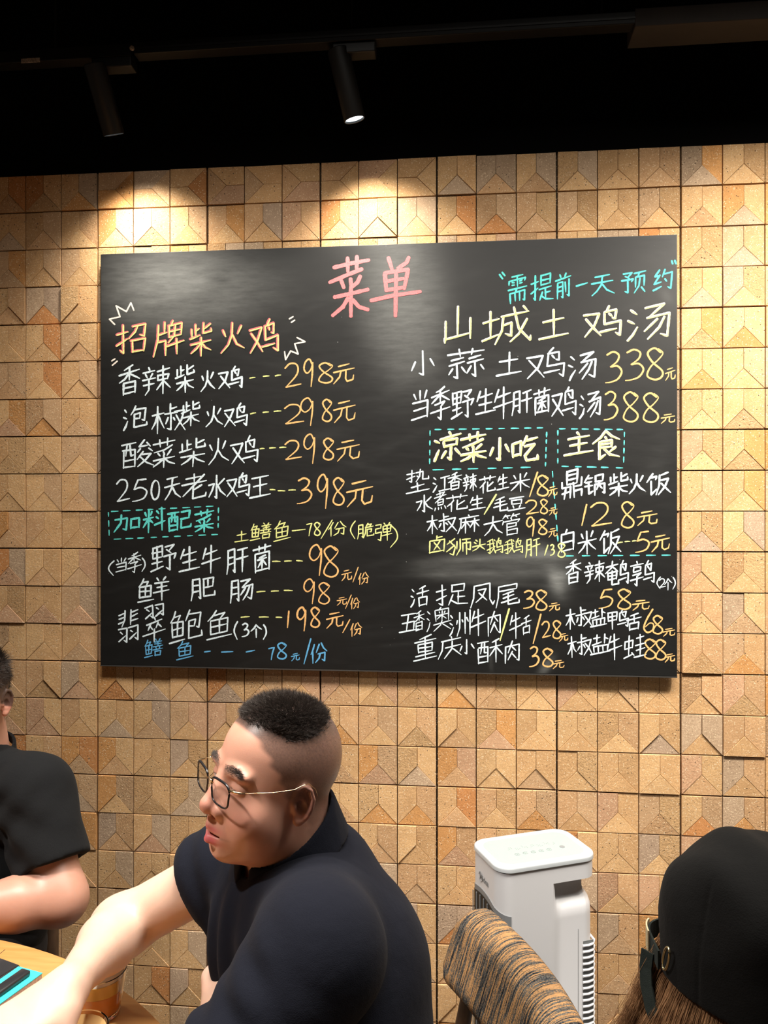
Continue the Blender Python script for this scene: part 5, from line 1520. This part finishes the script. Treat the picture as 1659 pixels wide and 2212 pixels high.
# collar: a stand that falls over, high at the nape and low at the throat
def collar_sdf(P):
    q = P - v3(*neck_a)
    t = q @ v3(*nax)                              # down along the neck
    rad = np.linalg.norm(q - t[..., None] * v3(*nax), axis=-1)
    front = (q @ v3(*FWD)) / .08
    top = .020 + .052 * np.clip(front, -.6, 1.4)
    bot = .078 + .056 * np.clip(front, -.6, 1.4)
    rr_ = .0672 + .36 * np.clip(t - top, 0, 1)
    d = np.abs(rad - rr_) - .0032
    d = smax(d, top - t, .004); d = smax(d, t - bot, .004)
    side = q @ v3(*np.cross(FWD, (0, 0, 1.0)))
    gap = np.where(front > .3, .010 + .30 * np.clip(t - .085, 0, 1) - np.abs(side), -1)
    return smax(d, gap, .003)
Vc, Qc = surface_net(collar_sdf, neck_a + np.array([-.16, -.16, -.20]), neck_a + np.array([.16, .16, .05]), .0026)
Vc = smooth_mesh(Vc, Qc, 1)
np_mesh('collar', to_world(Vc), Qc, m_navy, man)
# placket with a button
pk0 = neck_a + nax * .112 + FWD * .086; pk1 = pk0 + np.array([-.012, -.010, -.11])
# hair on the crown
def on_head(cond, n, nrm_keep=None):
    Nn = normals(Lh, Qh)
    ids = np.nonzero(cond(Lh))[0]
    pick = rng.choice(ids, n)
    jit = rng.normal(0, .13, (n, 3)); jit -= Nn[pick] * (jit * Nn[pick]).sum(1)[:, None]
    return Lh[pick] + jit - Nn[pick] * .05, Nn[pick]
def hair_top(L):
    ax, y, z = np.abs(L[:, 0]), L[:, 1], L[:, 2]
    line = np.interp(y, [-10.5, -8, -5, 0, 3.5, 5.5, 8.5, 10], [12.2, 12.0, 11.2, 9.5, 8.9, 10.3, 10.2, 10.3])
    return z > line + rng.normal(0, .25, len(z))
R_, Nn = on_head(hair_top, 12000)
dloc = Nn * .42 + np.stack([np.sign(R_[:, 0]) * .20, .28 + .22 * R_[:, 1] / 9, np.full(len(R_), .05)], 1) + rng.normal(0, .22, R_.shape)
side_w = sstep(10.6, 9.2, R_[:, 2])[:, None]
dloc = dloc * (1 - side_w) + side_w * (Nn * .30 + np.array([0, -.75, .1]) + rng.normal(0, .2, R_.shape))
lens = np.interp(R_[:, 1], [-9, -4, 3, 8], [.006, .011, .014, .009]) * np.interp(R_[:, 2], [8.4, 10, 12], [.6, .85, 1.0]) * rng.uniform(.7, 1.25, len(R_))
wr = to_world(head_to_rdz(R_)); dw = to_world(head_to_rdz(R_ + dloc)) - wr
strands('hair', wr, dw, lens, .00075, m_hair, man, curl=.10, seg=3)
# cropped sides: very short hairs
R_, Nn = on_head(lambda L: stub1(L) > rng.uniform(.25, 1.0, len(L)), 9000)
wr = to_world(head_to_rdz(R_)); dw = to_world(head_to_rdz(R_ + Nn * .6 + np.array([0, -.5, -.5]))) - wr
strands('cropped_hair', wr, dw, rng.uniform(.0010, .0020, len(R_)), .00018, m_hair, man, seg=2)
# eyebrows
for sx in (1, -1):
    def brow(L, sx=sx):
        x = L[:, 0] * sx
        zc = np.interp(x, [.9, 2.2, 3.8, 5.0], [3.75, 4.05, 4.15, 3.75])
        return (x > .9) & (x < 5.0) & (np.abs(L[:, 2] - zc) < np.interp(x, [.9, 2.6, 5.0], [.42, .45, .16])) & (L[:, 1] > 3)
    R_, Nn = on_head(brow, 900); R_ = R_ + rng.normal(0, .10, R_.shape) * np.array([1, .3, 1])
    wr = to_world(head_to_rdz(R_)); dw = to_world(head_to_rdz(R_ + Nn * .06 + np.array([sx * .8, -.22, .16]) + rng.normal(0, .12, R_.shape))) - wr
    strands('eyebrow', wr, dw, rng.uniform(.004, .007, len(R_)), .00036, m_hair, man, seg=2)
# eyes
m_eye = plain('eye_white', (.55, .50, .47), .15)
m_iris = plain('dark_iris', (.02, .012, .008), .08)
for sx in (1, -1):
    c_ = to_world(head_to_rdz(np.array([[sx * 3.1, 7.78, 1.55]])))[0]
    ax = to_world(head_to_rdz(np.array([[sx * 3.1, 8.78, 1.50]])))[0] - c_
    M = frame_to(ax, c_)
    r_ = 1.16 * HS
    ev = MB().lathe([(max(1e-5, r_ * math.sin(a)), -r_ * math.cos(a)) for a in np.linspace(0, math.pi, 15)], M, 24, cap0=False, cap1=False).build('eyeball', m_eye, man, smooth=True)
    MB().lathe([(r_ * .50, r_ * .862), (r_ * .48, r_ * .895), (1e-5, r_ * 1.005)], M, 20, cap0=False, cap1=False).build('iris', m_iris, ev, smooth=True)
# trousers and shoes
legs(man, (-.03, 1.16, .612), (-.90, -.43))

# ---- eyeglasses
m_frame = plain('black_acetate', (.012, .012, .014), .25)
m_gold = plain('thin_gold_wire', (.75, .55, .33), .25, metal=1.0)
m_lensg, nt, b = new_mat('spectacle_lens')
b.inputs['Base Color'].default_value = (.97, .98, 1, 1); b.inputs['Roughness'].default_value = .02; b.inputs['Transmission Weight'].default_value = 1; b.inputs['IOR'].default_value = 1.06; b.inputs['Alpha'].default_value = .25
HM = lambda p: Vector(to_world(head_to_rdz(np.array([p], float)))[0])
eg = empty('eyeglasses', HM((0, 10.6, 1.4))); tag(eg, 'black rimmed eyeglasses with thin gold temples worn by the man in navy', 'eyeglasses')
def lens_outline(sx, o=0.0, n=44):
    out = []
    for i in range(n):
        a = 2 * math.pi * i / n
        ca, sa = math.cos(a), math.sin(a)
        x = abs(ca) ** .55 * math.copysign(2.25 + o, ca); z = abs(sa) ** .55 * math.copysign(1.72 + o, sa)
        x *= 1 + .05 * (z > 0) - .02 * (z < 0)
        X = 3.05 + x; zz = 1.25 + z + .03 * x
        y = 11.0 - .016 * X * X + (.10 * z)
        out.append((sx * X, y, zz))
    return out
GS = HS
for sx in (1, -1):
    MB().tube([HM(p) for p in lens_outline(sx)], .0013, 8, closed=True).build('rim', m_frame, eg, smooth=True)
    top = [p for p in lens_outline(sx, .02) if p[2] > 2.3]
    top.sort(key=lambda p: p[0] * sx)
    MB().tube([HM(p) for p in top], .0017, 8).build('brow_bar', m_frame, eg, smooth=True)
    L2 = [HM(p) for p in lens_outline(sx, -.05)]
    c_ = sum(L2, Vector()) / len(L2); fw = Vector(to_world(np.array([HC + HR[:, 1]]))[0] - to_world(np.array([HC]))[0])
    V = L2 + [c_ + fw * .0012] + [p + fw * .0011 for p in L2] + [c_ + fw * .0023]
    n = len(L2)
    Fs = [(i, (i + 1) % n, n) for i in range(n)] + [(n + 1 + (i + 1) % n, n + 1 + i, 2 * n + 1) for i in range(n)] + [(i, n + 1 + i, n + 1 + (i + 1) % n, (i + 1) % n) for i in range(n)]
    mesh_obj('lens', V, Fs, m_lensg, eg, smooth=True)
    MB().tube([HM(p) for p in ((sx * 5.4, 10.6, 2.45), (sx * 6.3, 10.1, 2.45), (sx * 6.8, 9.0, 2.45))], [.0018, .0017, .0010], 8).build('hinge', m_gold, eg, smooth=True)
    tp = MB().tube([HM(p) for p in ((sx * 6.75, 9.1, 2.45), (sx * 7.75, 5.5, 2.6), (sx * 8.2, 2.4, 2.9), (sx * 8.25, 1.2, 3.4), (sx * 8.25, .2, 3.6), (sx * 7.95, -1.2, 2.6), (sx * 7.8, -1.9, 1.4))], .00055, 6).build('temple', m_gold, eg, smooth=True)
MB().tube([HM(p) for p in ((-.95, 11.0, 1.9), (-.5, 11.25, 2.2), (.5, 11.25, 2.2), (.95, 11.0, 1.9))], .0011, 8).build('bridge', m_gold, eg, smooth=True)

# =================================================================== THE MAN IN THE BLACK T-SHIRT (left edge)
man2 = empty('person', W(-.90, 1.62, 0))
tag(man2, 'person in a black T-shirt behind the table, cut off by the left edge', 'person')
C2 = np.array([-.874, 1.62, 1.114]); R2 = rot(-8, -4, 0); S2 = .0098
def stub2(L):
    y, z, ax = L[:, 1], L[:, 2], np.abs(L[:, 0])
    edge = np.interp(z, [-6, -1.5, .5, 3, 6, 8, 9.5, 13], [-3.2, -1.5, 2.0, 3.6, 5.0, 7.4, 9.0, 12])
    return np.clip(sstep(.4, -.4, y - edge) * np.interp(z, [-6.5, -4, 0, 4], [0, .6, .9, 1.0]) * np.where((z < -1.2) & (y > -2.2), 0, 1), 0, 1)
hd2 = head_to_rdz(Lh, C2, R2, S2); th2 = paint_head(Lh, None, stub2, dens=.97)
SL2, EL2, WL2 = np.array([-.715, 1.575, .945]), np.array([-.630, 1.500, .765]), np.array([-.850, 1.365, .802])
SR2, ER2, WR2 = np.array([-1.07, 1.60, .945]), np.array([-1.16, 1.46, .81]), np.array([-1.02, 1.24, .80])
def arm2(P):
    d = caps(P, SL2, EL2, .052, .045)
    m = EL2 + (WL2 - EL2) * .3
    d = smin(d, caps(P, EL2, m, .045, .047), .03)
    d = smin(d, caps(P, m, WL2, .047, .028), .02)
    d = smin(d, hand(P, WL2 + np.array([0, 0, .0]), (-.78, -.62, .02), (-.5, .6, .4), (-.1, .1, -.98), curl=(.12, .25, .25)), .018)
    return d
Va2, Qa2 = surface_net(arm2, (-1.05, 1.12, .62), (-.54, 1.66, 1.02), .0046)
def arm2r(P):
    d = smin(caps(P, SR2, ER2, .052, .044), caps(P, ER2, WR2, .045, .028), .03)
    return smin(d, hand(P, WR2, (.4, -.9, .05), (.8, .4, .3), (-.1, .1, -.98), curl=(.10, .2, .2)), .018)
Vb2, Qb2 = surface_net(arm2r, (-1.30, 1.0, .60), (-.85, 1.70, 1.02), .006)
def torso2(P, o=0.0):
    R = axes((1, .08, 0), (.08, -1, 0.08), (0, 0.08, 1)); R[:, 1] = np.cross(R[:, 2], R[:, 0]) * -1
    d = ell(P, (-.895, 1.635, .80), (.185 + o, .118 + o, .21 + o), R)
    d = smin(d, ell(P, (-.895, 1.605, .69), (.165 + o, .118 + o, .15 + o), R), .06)
    d = smin(d, ell(P, (-.895, 1.61, .605), (.165 + o, .130 + o, .088 + o), R), .06)
    nb = np.array([-.900, 1.645, .985])
    d = smin(d, caps(P, nb, SL2, .058 + o, .060 + o), .04)
    return smin(d, caps(P, nb, SR2, .058 + o, .060 + o), .04)
Vt2, Qt2 = surface_net(lambda P: torso2(P, -.014), (-1.2, 1.4, .40), (-.6, 1.85, 1.1), .014)
A_, B_, T_ = merge([(hd2, Qh, th2), (Va2, Qa2, flat_tint(len(Va2), SKIN_F * .76)), (Vb2, Qb2, flat_tint(len(Vb2), SKIN_F * .76)), (Vt2, Qt2, flat_tint(len(Vt2), SKIN_F))])  # arms tinted darker to stand in for weaker table light
np_mesh('body', to_world(A_), B_, m_skin, man2, attrs={'tint': T_})
n2a = head_to_rdz(np.array([[0, -1.8, -3.5]]), C2, R2, S2)[0]; n2b = head_to_rdz(np.array([[0, -4.2, -15]]), C2, R2, S2)[0]
n2x = (n2b - n2a) / np.linalg.norm(n2b - n2a)
def tee_sdf(P):
    d = torso2(P, .004)
    for S_, E_ in ((SL2, EL2), (SR2, ER2)):
        rax = (E_ - S_) / np.linalg.norm(E_ - S_)
        e = S_ + (E_ - S_) * .70
        sl = caps(P, S_, E_, .073, .072)
        sl = smax(sl, (P - v3(*e)) @ v3(*rax), .004)
        d = smin(d, sl, .04)
        d = smax(d, -caps(P, e + rax * .03, e + rax * .12, .060, .060), .003)
    d = d + fold(P, (-.72, 1.52, .86), (.45, -.1, .9), .8, .005, .06, .10)
    d = d + fold(P, (-.78, 1.52, .93), (.8, 0, -.6), .2, .004, .05, .09)
    d = d + fold(P, (-.75, 1.55, .66), (.2, 0, 1), .2, .006, .07, .12)
    q = P - v3(*n2a); t = q @ v3(*n2x)
    nk = np.linalg.norm(q - t[..., None] * v3(*n2x), axis=-1) - .070
    return smax(d, -np.maximum(nk, t - .092), .006)
Vs2, Qs2 = surface_net(tee_sdf, (-1.28, 1.38, .40), (-.52, 1.86, 1.10), .0048)
Vs2 = smooth_mesh(Vs2, Qs2, 2)
np_mesh('t_shirt', to_world(Vs2), Qs2, m_tee, man2)
def rib_sdf(P):
    q = P - v3(*n2a); t = q @ v3(*n2x)
    rad = np.linalg.norm(q - t[..., None] * v3(*n2x), axis=-1)
    return np.maximum(np.abs(rad - .0735) - .0035, np.abs(t - .082) - .011)
Vr, Qr = surface_net(rib_sdf, n2a + np.array([-.14, -.14, -.16]), n2a + np.array([.14, .14, .05]), .003)
np_mesh('neck_rib', to_world(Vr), Qr, m_tee, man2)
# sleeve seam from the collar to the armhole
sm = MB()
sp_ = [W(-.820, 1.585, 1.006), W(-.775, 1.572, .997), W(-.735, 1.553, .985), W(-.700, 1.530, .962)]
# hair
def hair_cap(L): return (stub2(L) > rng.uniform(.35, 1.0, len(L))) & ~((np.abs(L[:, 0]) > 7.0) & (L[:, 2] > -4) & (L[:, 2] < 4.6))
R_, Nn = on_head(hair_cap, 9000)
wr = to_world(head_to_rdz(R_, C2, R2, S2)); dl = Nn * .25 + np.array([0, -.5, -.4]) + rng.normal(0, .2, R_.shape)
up = sstep(7, 10, R_[:, 2])[:, None]; dl = dl * (1 - up) + up * (Nn * .5 + np.array([0, .5, .1]))
dw = to_world(head_to_rdz(R_ + dl, C2, R2, S2)) - wr
strands('hair', wr, dw, np.interp(R_[:, 2], [-5, 1, 6, 10], [.003, .009, .016, .020]) * rng.uniform(.7, 1.2, len(R_)), .0009, m_hair, man2, curl=.08, seg=3)
for sx in (1, -1):
    c_ = to_world(head_to_rdz(np.array([[sx * 3.1, 7.78, 1.55]]), C2, R2, S2))[0]
    ax_ = to_world(head_to_rdz(np.array([[sx * 3.1, 8.78, 1.50]]), C2, R2, S2))[0] - c_
    M = frame_to(ax_, c_); r_ = 1.16 * S2
    ev = MB().lathe([(max(1e-5, r_ * math.sin(a)), -r_ * math.cos(a)) for a in np.linspace(0, math.pi, 13)], M, 20, cap0=False, cap1=False).build('eyeball', m_eye, man2, smooth=True)
    MB().lathe([(r_ * .50, r_ * .862), (r_ * .48, r_ * .895), (1e-5, r_ * 1.005)], M, 16, cap0=False, cap1=False).build('iris', m_iris, ev, smooth=True)
legs(man2, (-.895, 1.60, .605), (.10, -1.0))

# =================================================================== THE PERSON IN THE BLACK CAP (lower right)
wom = empty('person', W(.40, .72, 0))
tag(wom, 'person with long light brown hair in a black cap, lower right corner', 'person')
CW = np.array([.380, .755, 1.056])          # centre of the cap's rim
YW, PW = -52.0, .0
RW = rot(YW, PW, 0)                          # left / forward / up
SW = .0096
HCW = CW + RW @ np.array([0, .003, -.054])   # ear level below the rim
hw = head_to_rdz(Lh, HCW, RW, SW)
thw = paint_head(Lh, None, lambda L: sstep(.3, -.3, L[:, 1] - np.interp(L[:, 2], [-8, 0, 5, 9, 13], [-.5, 1.0, 4.5, 8, 12])) * .8, base=SKIN_F * .95, dens=.55)
shL, shR = np.array([.35, .90, .86]), np.array([.43, .565, .86])
def torso3(P, o=0.0):
    R = axes((-.18, .98, 0), (.98, .18, 0), (0, 0, 1))
    d = ell(P, (.365, .735, .72), (.165 + o, .105 + o, .21 + o), R)
    d = smin(d, ell(P, (.385, .73, .60), (.16 + o, .135 + o, .100 + o), R), .06)
    nb = np.array([.365, .74, .90])
    d = smin(d, caps(P, nb, shL, .050 + o, .052 + o), .04)
    return smin(d, caps(P, nb, shR, .050 + o, .052 + o), .04)
def arms3(P):
    d = None
    for s_, e_, w_ in ((shL, (.40, .95, .64), (.58, .86, .66)), (shR, (.50, .55, .64), (.66, .64, .66))):
        a = smin(caps(P, s_, e_, .043, .038), caps(P, e_, w_, .038, .025), .025)
        a = smin(a, hand(P, np.array(w_), (.9, 0, .1), (0, -.8 if s_ is shL else .8, .5), (0, 0, -1), curl=(.5, .7, .6), size=.9), .015)
        d = a if d is None else np.minimum(d, a)
    return d
Vw, Qw = surface_net(arms3, (.24, .42, .54), (.86, 1.08, .98), .006)
Vt3, Qt3 = surface_net(lambda P: torso3(P, -.012), (.12, .45, .40), (.60, 1.05, .98), .012)
A_, B_, T_ = merge([(hw, Qh, thw), (Vw, Qw, flat_tint(len(Vw), SKIN_A * .9)), (Vt3, Qt3, flat_tint(len(Vt3), SKIN_F))])
np_mesh('body', to_world(A_), B_, m_skin, wom, attrs={'tint': T_})
def top3(P):
    d = torso3(P, .004)
    for s_, e_ in ((shL, np.array([.40, .95, .64])), (shR, np.array([.50, .55, .64]))):
        d = smin(d, caps(P, s_, s_ + (e_ - s_) * .95, .056, .050), .035)
    return smax(d, -caps(P, (.375, .745, .93), (.40, .75, 1.1), .062, .065), .006)
Vs3, Qs3 = surface_net(top3, (.12, .42, .40), (.62, 1.08, .99), .008)
np_mesh('top', to_world(smooth_mesh(Vs3, Qs3, 2)), Qs3, m_tee, wom)
legs(wom, (.385, .73, .61), (.98, .18))

# ---- the cap: a thing of its own. local metres: left, forward, up from the centre of the rim
m_cap = cloth('washed_black_cotton', (.0035, .0034, .0033), 700, .3)
cap = empty('baseball_cap', Vector(to_world(CW[None])[0])); tag(cap, 'washed black baseball cap with a loose rear strap, worn at the lower right', 'cap')
def cw(L): return to_world(CW + np.asarray(L, float) @ RW.T)
RX, RY, RZ = .0900, .106, .138
def crown_sdf(P):
    r2 = np.sqrt((P[..., 0] / RX) ** 2 + (P[..., 1] / RY) ** 2)
    d = ((r2 ** 3 + (np.abs(P[..., 2]) / RZ) ** 3 + 1e-9) ** (1 / 3) - 1) * .092
    q = P * 1.0
    d = d + .0022 * np.sin(P[..., 1] * 70 + 1.0) * np.sin(P[..., 2] * 60) * sstep(.02, .07, P[..., 2]) + .0016 * np.sin(P[..., 0] * 90 + P[..., 1] * 60)
    ang = np.arctan2(P[..., 0], P[..., 1])
    seam = np.abs(((ang / (math.pi / 3)) + .5) % 1 - .5)
    d = d + .0012 * np.exp(-(seam / .02) ** 2) * sstep(.125, .10, P[..., 2])
    shell = np.maximum(d, -(d + .0052))
    shell = np.maximum(shell, -.0 - P[..., 2])
    # arched gap at the back
    gap = np.sqrt((P[..., 0] / .042) ** 2 + (P[..., 2] / .058) ** 2) - 1
    gap = np.where(P[..., 1] < 0, gap * .04, 1)
    return smax(shell, -gap, .002)
Vk, Qk = surface_net(crown_sdf, (-.105, -.12, -.012), (.105, .12, .14), .0020)
Vk = smooth_mesh(Vk, Qk, 1)
np_mesh('crown', cw(Vk), Qk, m_cap, cap)
def rim_pt(a, z=0.0, o=0.0):
    k = max(.05, 1 - (abs(z) / RZ) ** 3) ** (1 / 3)
    return (math.sin(a) * (RX * k + o), math.cos(a) * (RY * k + o), z)
def brim_sdf(P):
    x, y = P[..., 0], P[..., 1]
    out = np.sqrt((x / .088) ** 2 + ((y - .060) / .118) ** 2) - 1
    inn = np.sqrt((x / (RX - .001)) ** 2 + (y / (RY - .001)) ** 2) - 1
    zc = .006 - 3.4 * x * x - .10 * np.clip(y - .1, 0, 1)
    d = np.maximum(np.abs(P[..., 2] - zc) - .0022, out * .08)
    return np.maximum(np.maximum(d, -inn * .08), .03 - y)
Vb_, Qb_ = surface_net(brim_sdf, (-.10, .0, -.05), (.10, .19, .03), .0024)
np_mesh('brim', cw(smooth_mesh(Vb_, Qb_, 1)), Qb_, m_cap, cap)
def ribbon(name, path, wdir, width, th, mat, parent, nrm=None):
    """flat band along a path (cap local)"""
    P = np.array(path, float); V, Fs = [], []
    P2 = spline(P[:, :2]) if False else P
    n = len(P)
    for i in range(n):
        t = P[min(i + 1, n - 1)] - P[max(i - 1, 0)]; t /= np.linalg.norm(t)
        w_ = np.array(wdir, float) if nrm is None else np.cross(np.array(nrm, float), t)
        w_ = w_ - t * (w_ @ t); w_ /= np.linalg.norm(w_)
        nn = np.cross(t, w_)
        for a, b_ in ((-1, -1), (1, -1), (1, 1), (-1, 1)):
            V.append(P[i] + w_ * a * width / 2 + nn * b_ * th / 2)
    for i in range(n - 1):
        for k in range(4):
            l = (k + 1) % 4
            Fs.append((4 * i + k, 4 * i + l, 4 * i + 4 + l, 4 * i + 4 + k))
    Fs += [(3, 2, 1, 0), (4 * n - 4, 4 * n - 3, 4 * n - 2, 4 * n - 1)]
    return mesh_obj(name, [Vector(q) for q in cw(np.array(V))], Fs, mat, parent)
m_strap = cloth('green_black_webbing', (.012, .016, .014), 1200, .4)
st = [rim_pt(math.pi + a, .010, .0015 + .012 * math.exp(-((a + .05) / .28) ** 2)) for a in np.linspace(-.62, .50, 22)]
ribbon('strap', st, (0, 0, 1), .019, .002, m_strap, cap)
tail = [rim_pt(math.pi + .32, .008, .010), rim_pt(math.pi + .34, -.008, .012), rim_pt(math.pi + .40, -.024, .012), rim_pt(math.pi + .50, -.040, .010), rim_pt(math.pi + .62, -.052, .007), rim_pt(math.pi + .74, -.060, .004)]
tail = [tuple(np.array(t)) for t in tail]
ribbon('strap_tail', tail, None, .0145, .002, m_strap, cap, nrm=(-.93, -.30, .1))['label'] = 'loose dark end of the rear strap'
m_tag = plain('beige_woven_tag', (.40, .33, .20), .8, bump=.5, scale=800)
tg = [rim_pt(math.pi + a, .012, .0042 + .012 * math.exp(-((a + .05) / .28) ** 2)) for a in np.linspace(-.06, .20, 8)]
ribbon('woven_tag', tg, (0, 0, 1), .022, .0016, m_tag, cap)['label'] = 'small beige woven tag'
m_brass = plain('pale_brass', (.55, .48, .30), .35, metal=1.0)
ec = np.array(rim_pt(math.pi + .72, .024, .0030)); et = np.array([math.cos(math.pi + .72), -math.sin(math.pi + .72), 0])
bk = []
for a in np.linspace(0, 2 * math.pi, 28, endpoint=False):
    ca, sa = math.cos(a), math.sin(a)
    x_, z_ = .0055 * ca, .0135 * (abs(sa) ** .8) * math.copysign(1, sa)
    bk.append(ec + et * (x_ + z_ * .40) + np.array([0, 0, z_]))
MB().tube([Vector(q) for q in cw(np.array(bk))], .0013, 8, closed=True).build('buckle', m_brass, cap, smooth=True)

# ---- long hair out of the gap and below the rim
m_hl, nt, b = new_mat('light_brown_hair')
tc = N(nt, 'ShaderNodeTexCoord'); n1 = N(nt, 'ShaderNodeTexNoise'); n1.inputs['Scale'].default_value = 60
nt.links.new(tc.outputs['Object'], n1.inputs['Vector'])
r = ramp(nt, n1.outputs['Fac'], .3, (.13, .062, .028), .7, (.34, .185, .090))
nt.links.new(r.outputs['Color'], b.inputs['Base Color']); b.inputs['Roughness'].default_value = .4
n = 13000
ang = rng.uniform(-2.0, 1.75, n)
hgt = rng.uniform(-.030, .004, n)
root_l = np.stack([np.sin(math.pi + ang) * (RX - .010), np.cos(math.pi + ang) * (RY - .012), hgt], 1)
gap = rng.random(n) < .22
root_l[gap] = np.stack([rng.uniform(-.030, .030, gap.sum()), np.full(gap.sum(), -RY + .012) + rng.uniform(0, .012, gap.sum()), rng.uniform(.002, .040, gap.sum())], 1)
p0 = CW + root_l @ RW.T
out_l = np.stack([np.sin(math.pi + ang), np.cos(math.pi + ang), np.zeros(n)], 1)
out_l[gap] = (0, -1, .1)
o = out_l @ RW.T
L_ = rng.uniform(.17, .27, n)
tt = np.linspace(0, 1, 10)
paths = []
ph = rng.uniform(0, .7, n)
for t in tt:
    drop = L_ * (t ** 1.15)
    flare = .024 * np.sin(np.minimum(t * 1.5, 1) * math.pi / 2) + .016 * t ** 2.6 * rng.uniform(.6, 1.4, n) * (rng.random(n) < 2)
    wav = (.010 * np.sin(t * 6 + ph * 2 + ang * 6) + .004 * np.sin(t * 13 + ang * 17)) * t
    side = (o[:, :2] * (flare + wav)[:, None])
    side[:, 0] -= (.030 * t + .030 * t ** 3) * sstep(1.2, .3, np.abs(ang + .1))
    paths.append(np.stack([p0[:, 0] + side[:, 0], p0[:, 1] + side[:, 1], p0[:, 2] - drop], 1))
paths = np.stack(paths, 1)
paths += rng.normal(0, .0022, paths.shape) * tt[None, :, None]
strand_paths('hair', to_world(paths.reshape(-1, 3)).reshape(n, 10, 3), rng.uniform(.00035, .00070, n), m_hl, wom, taper=.35)
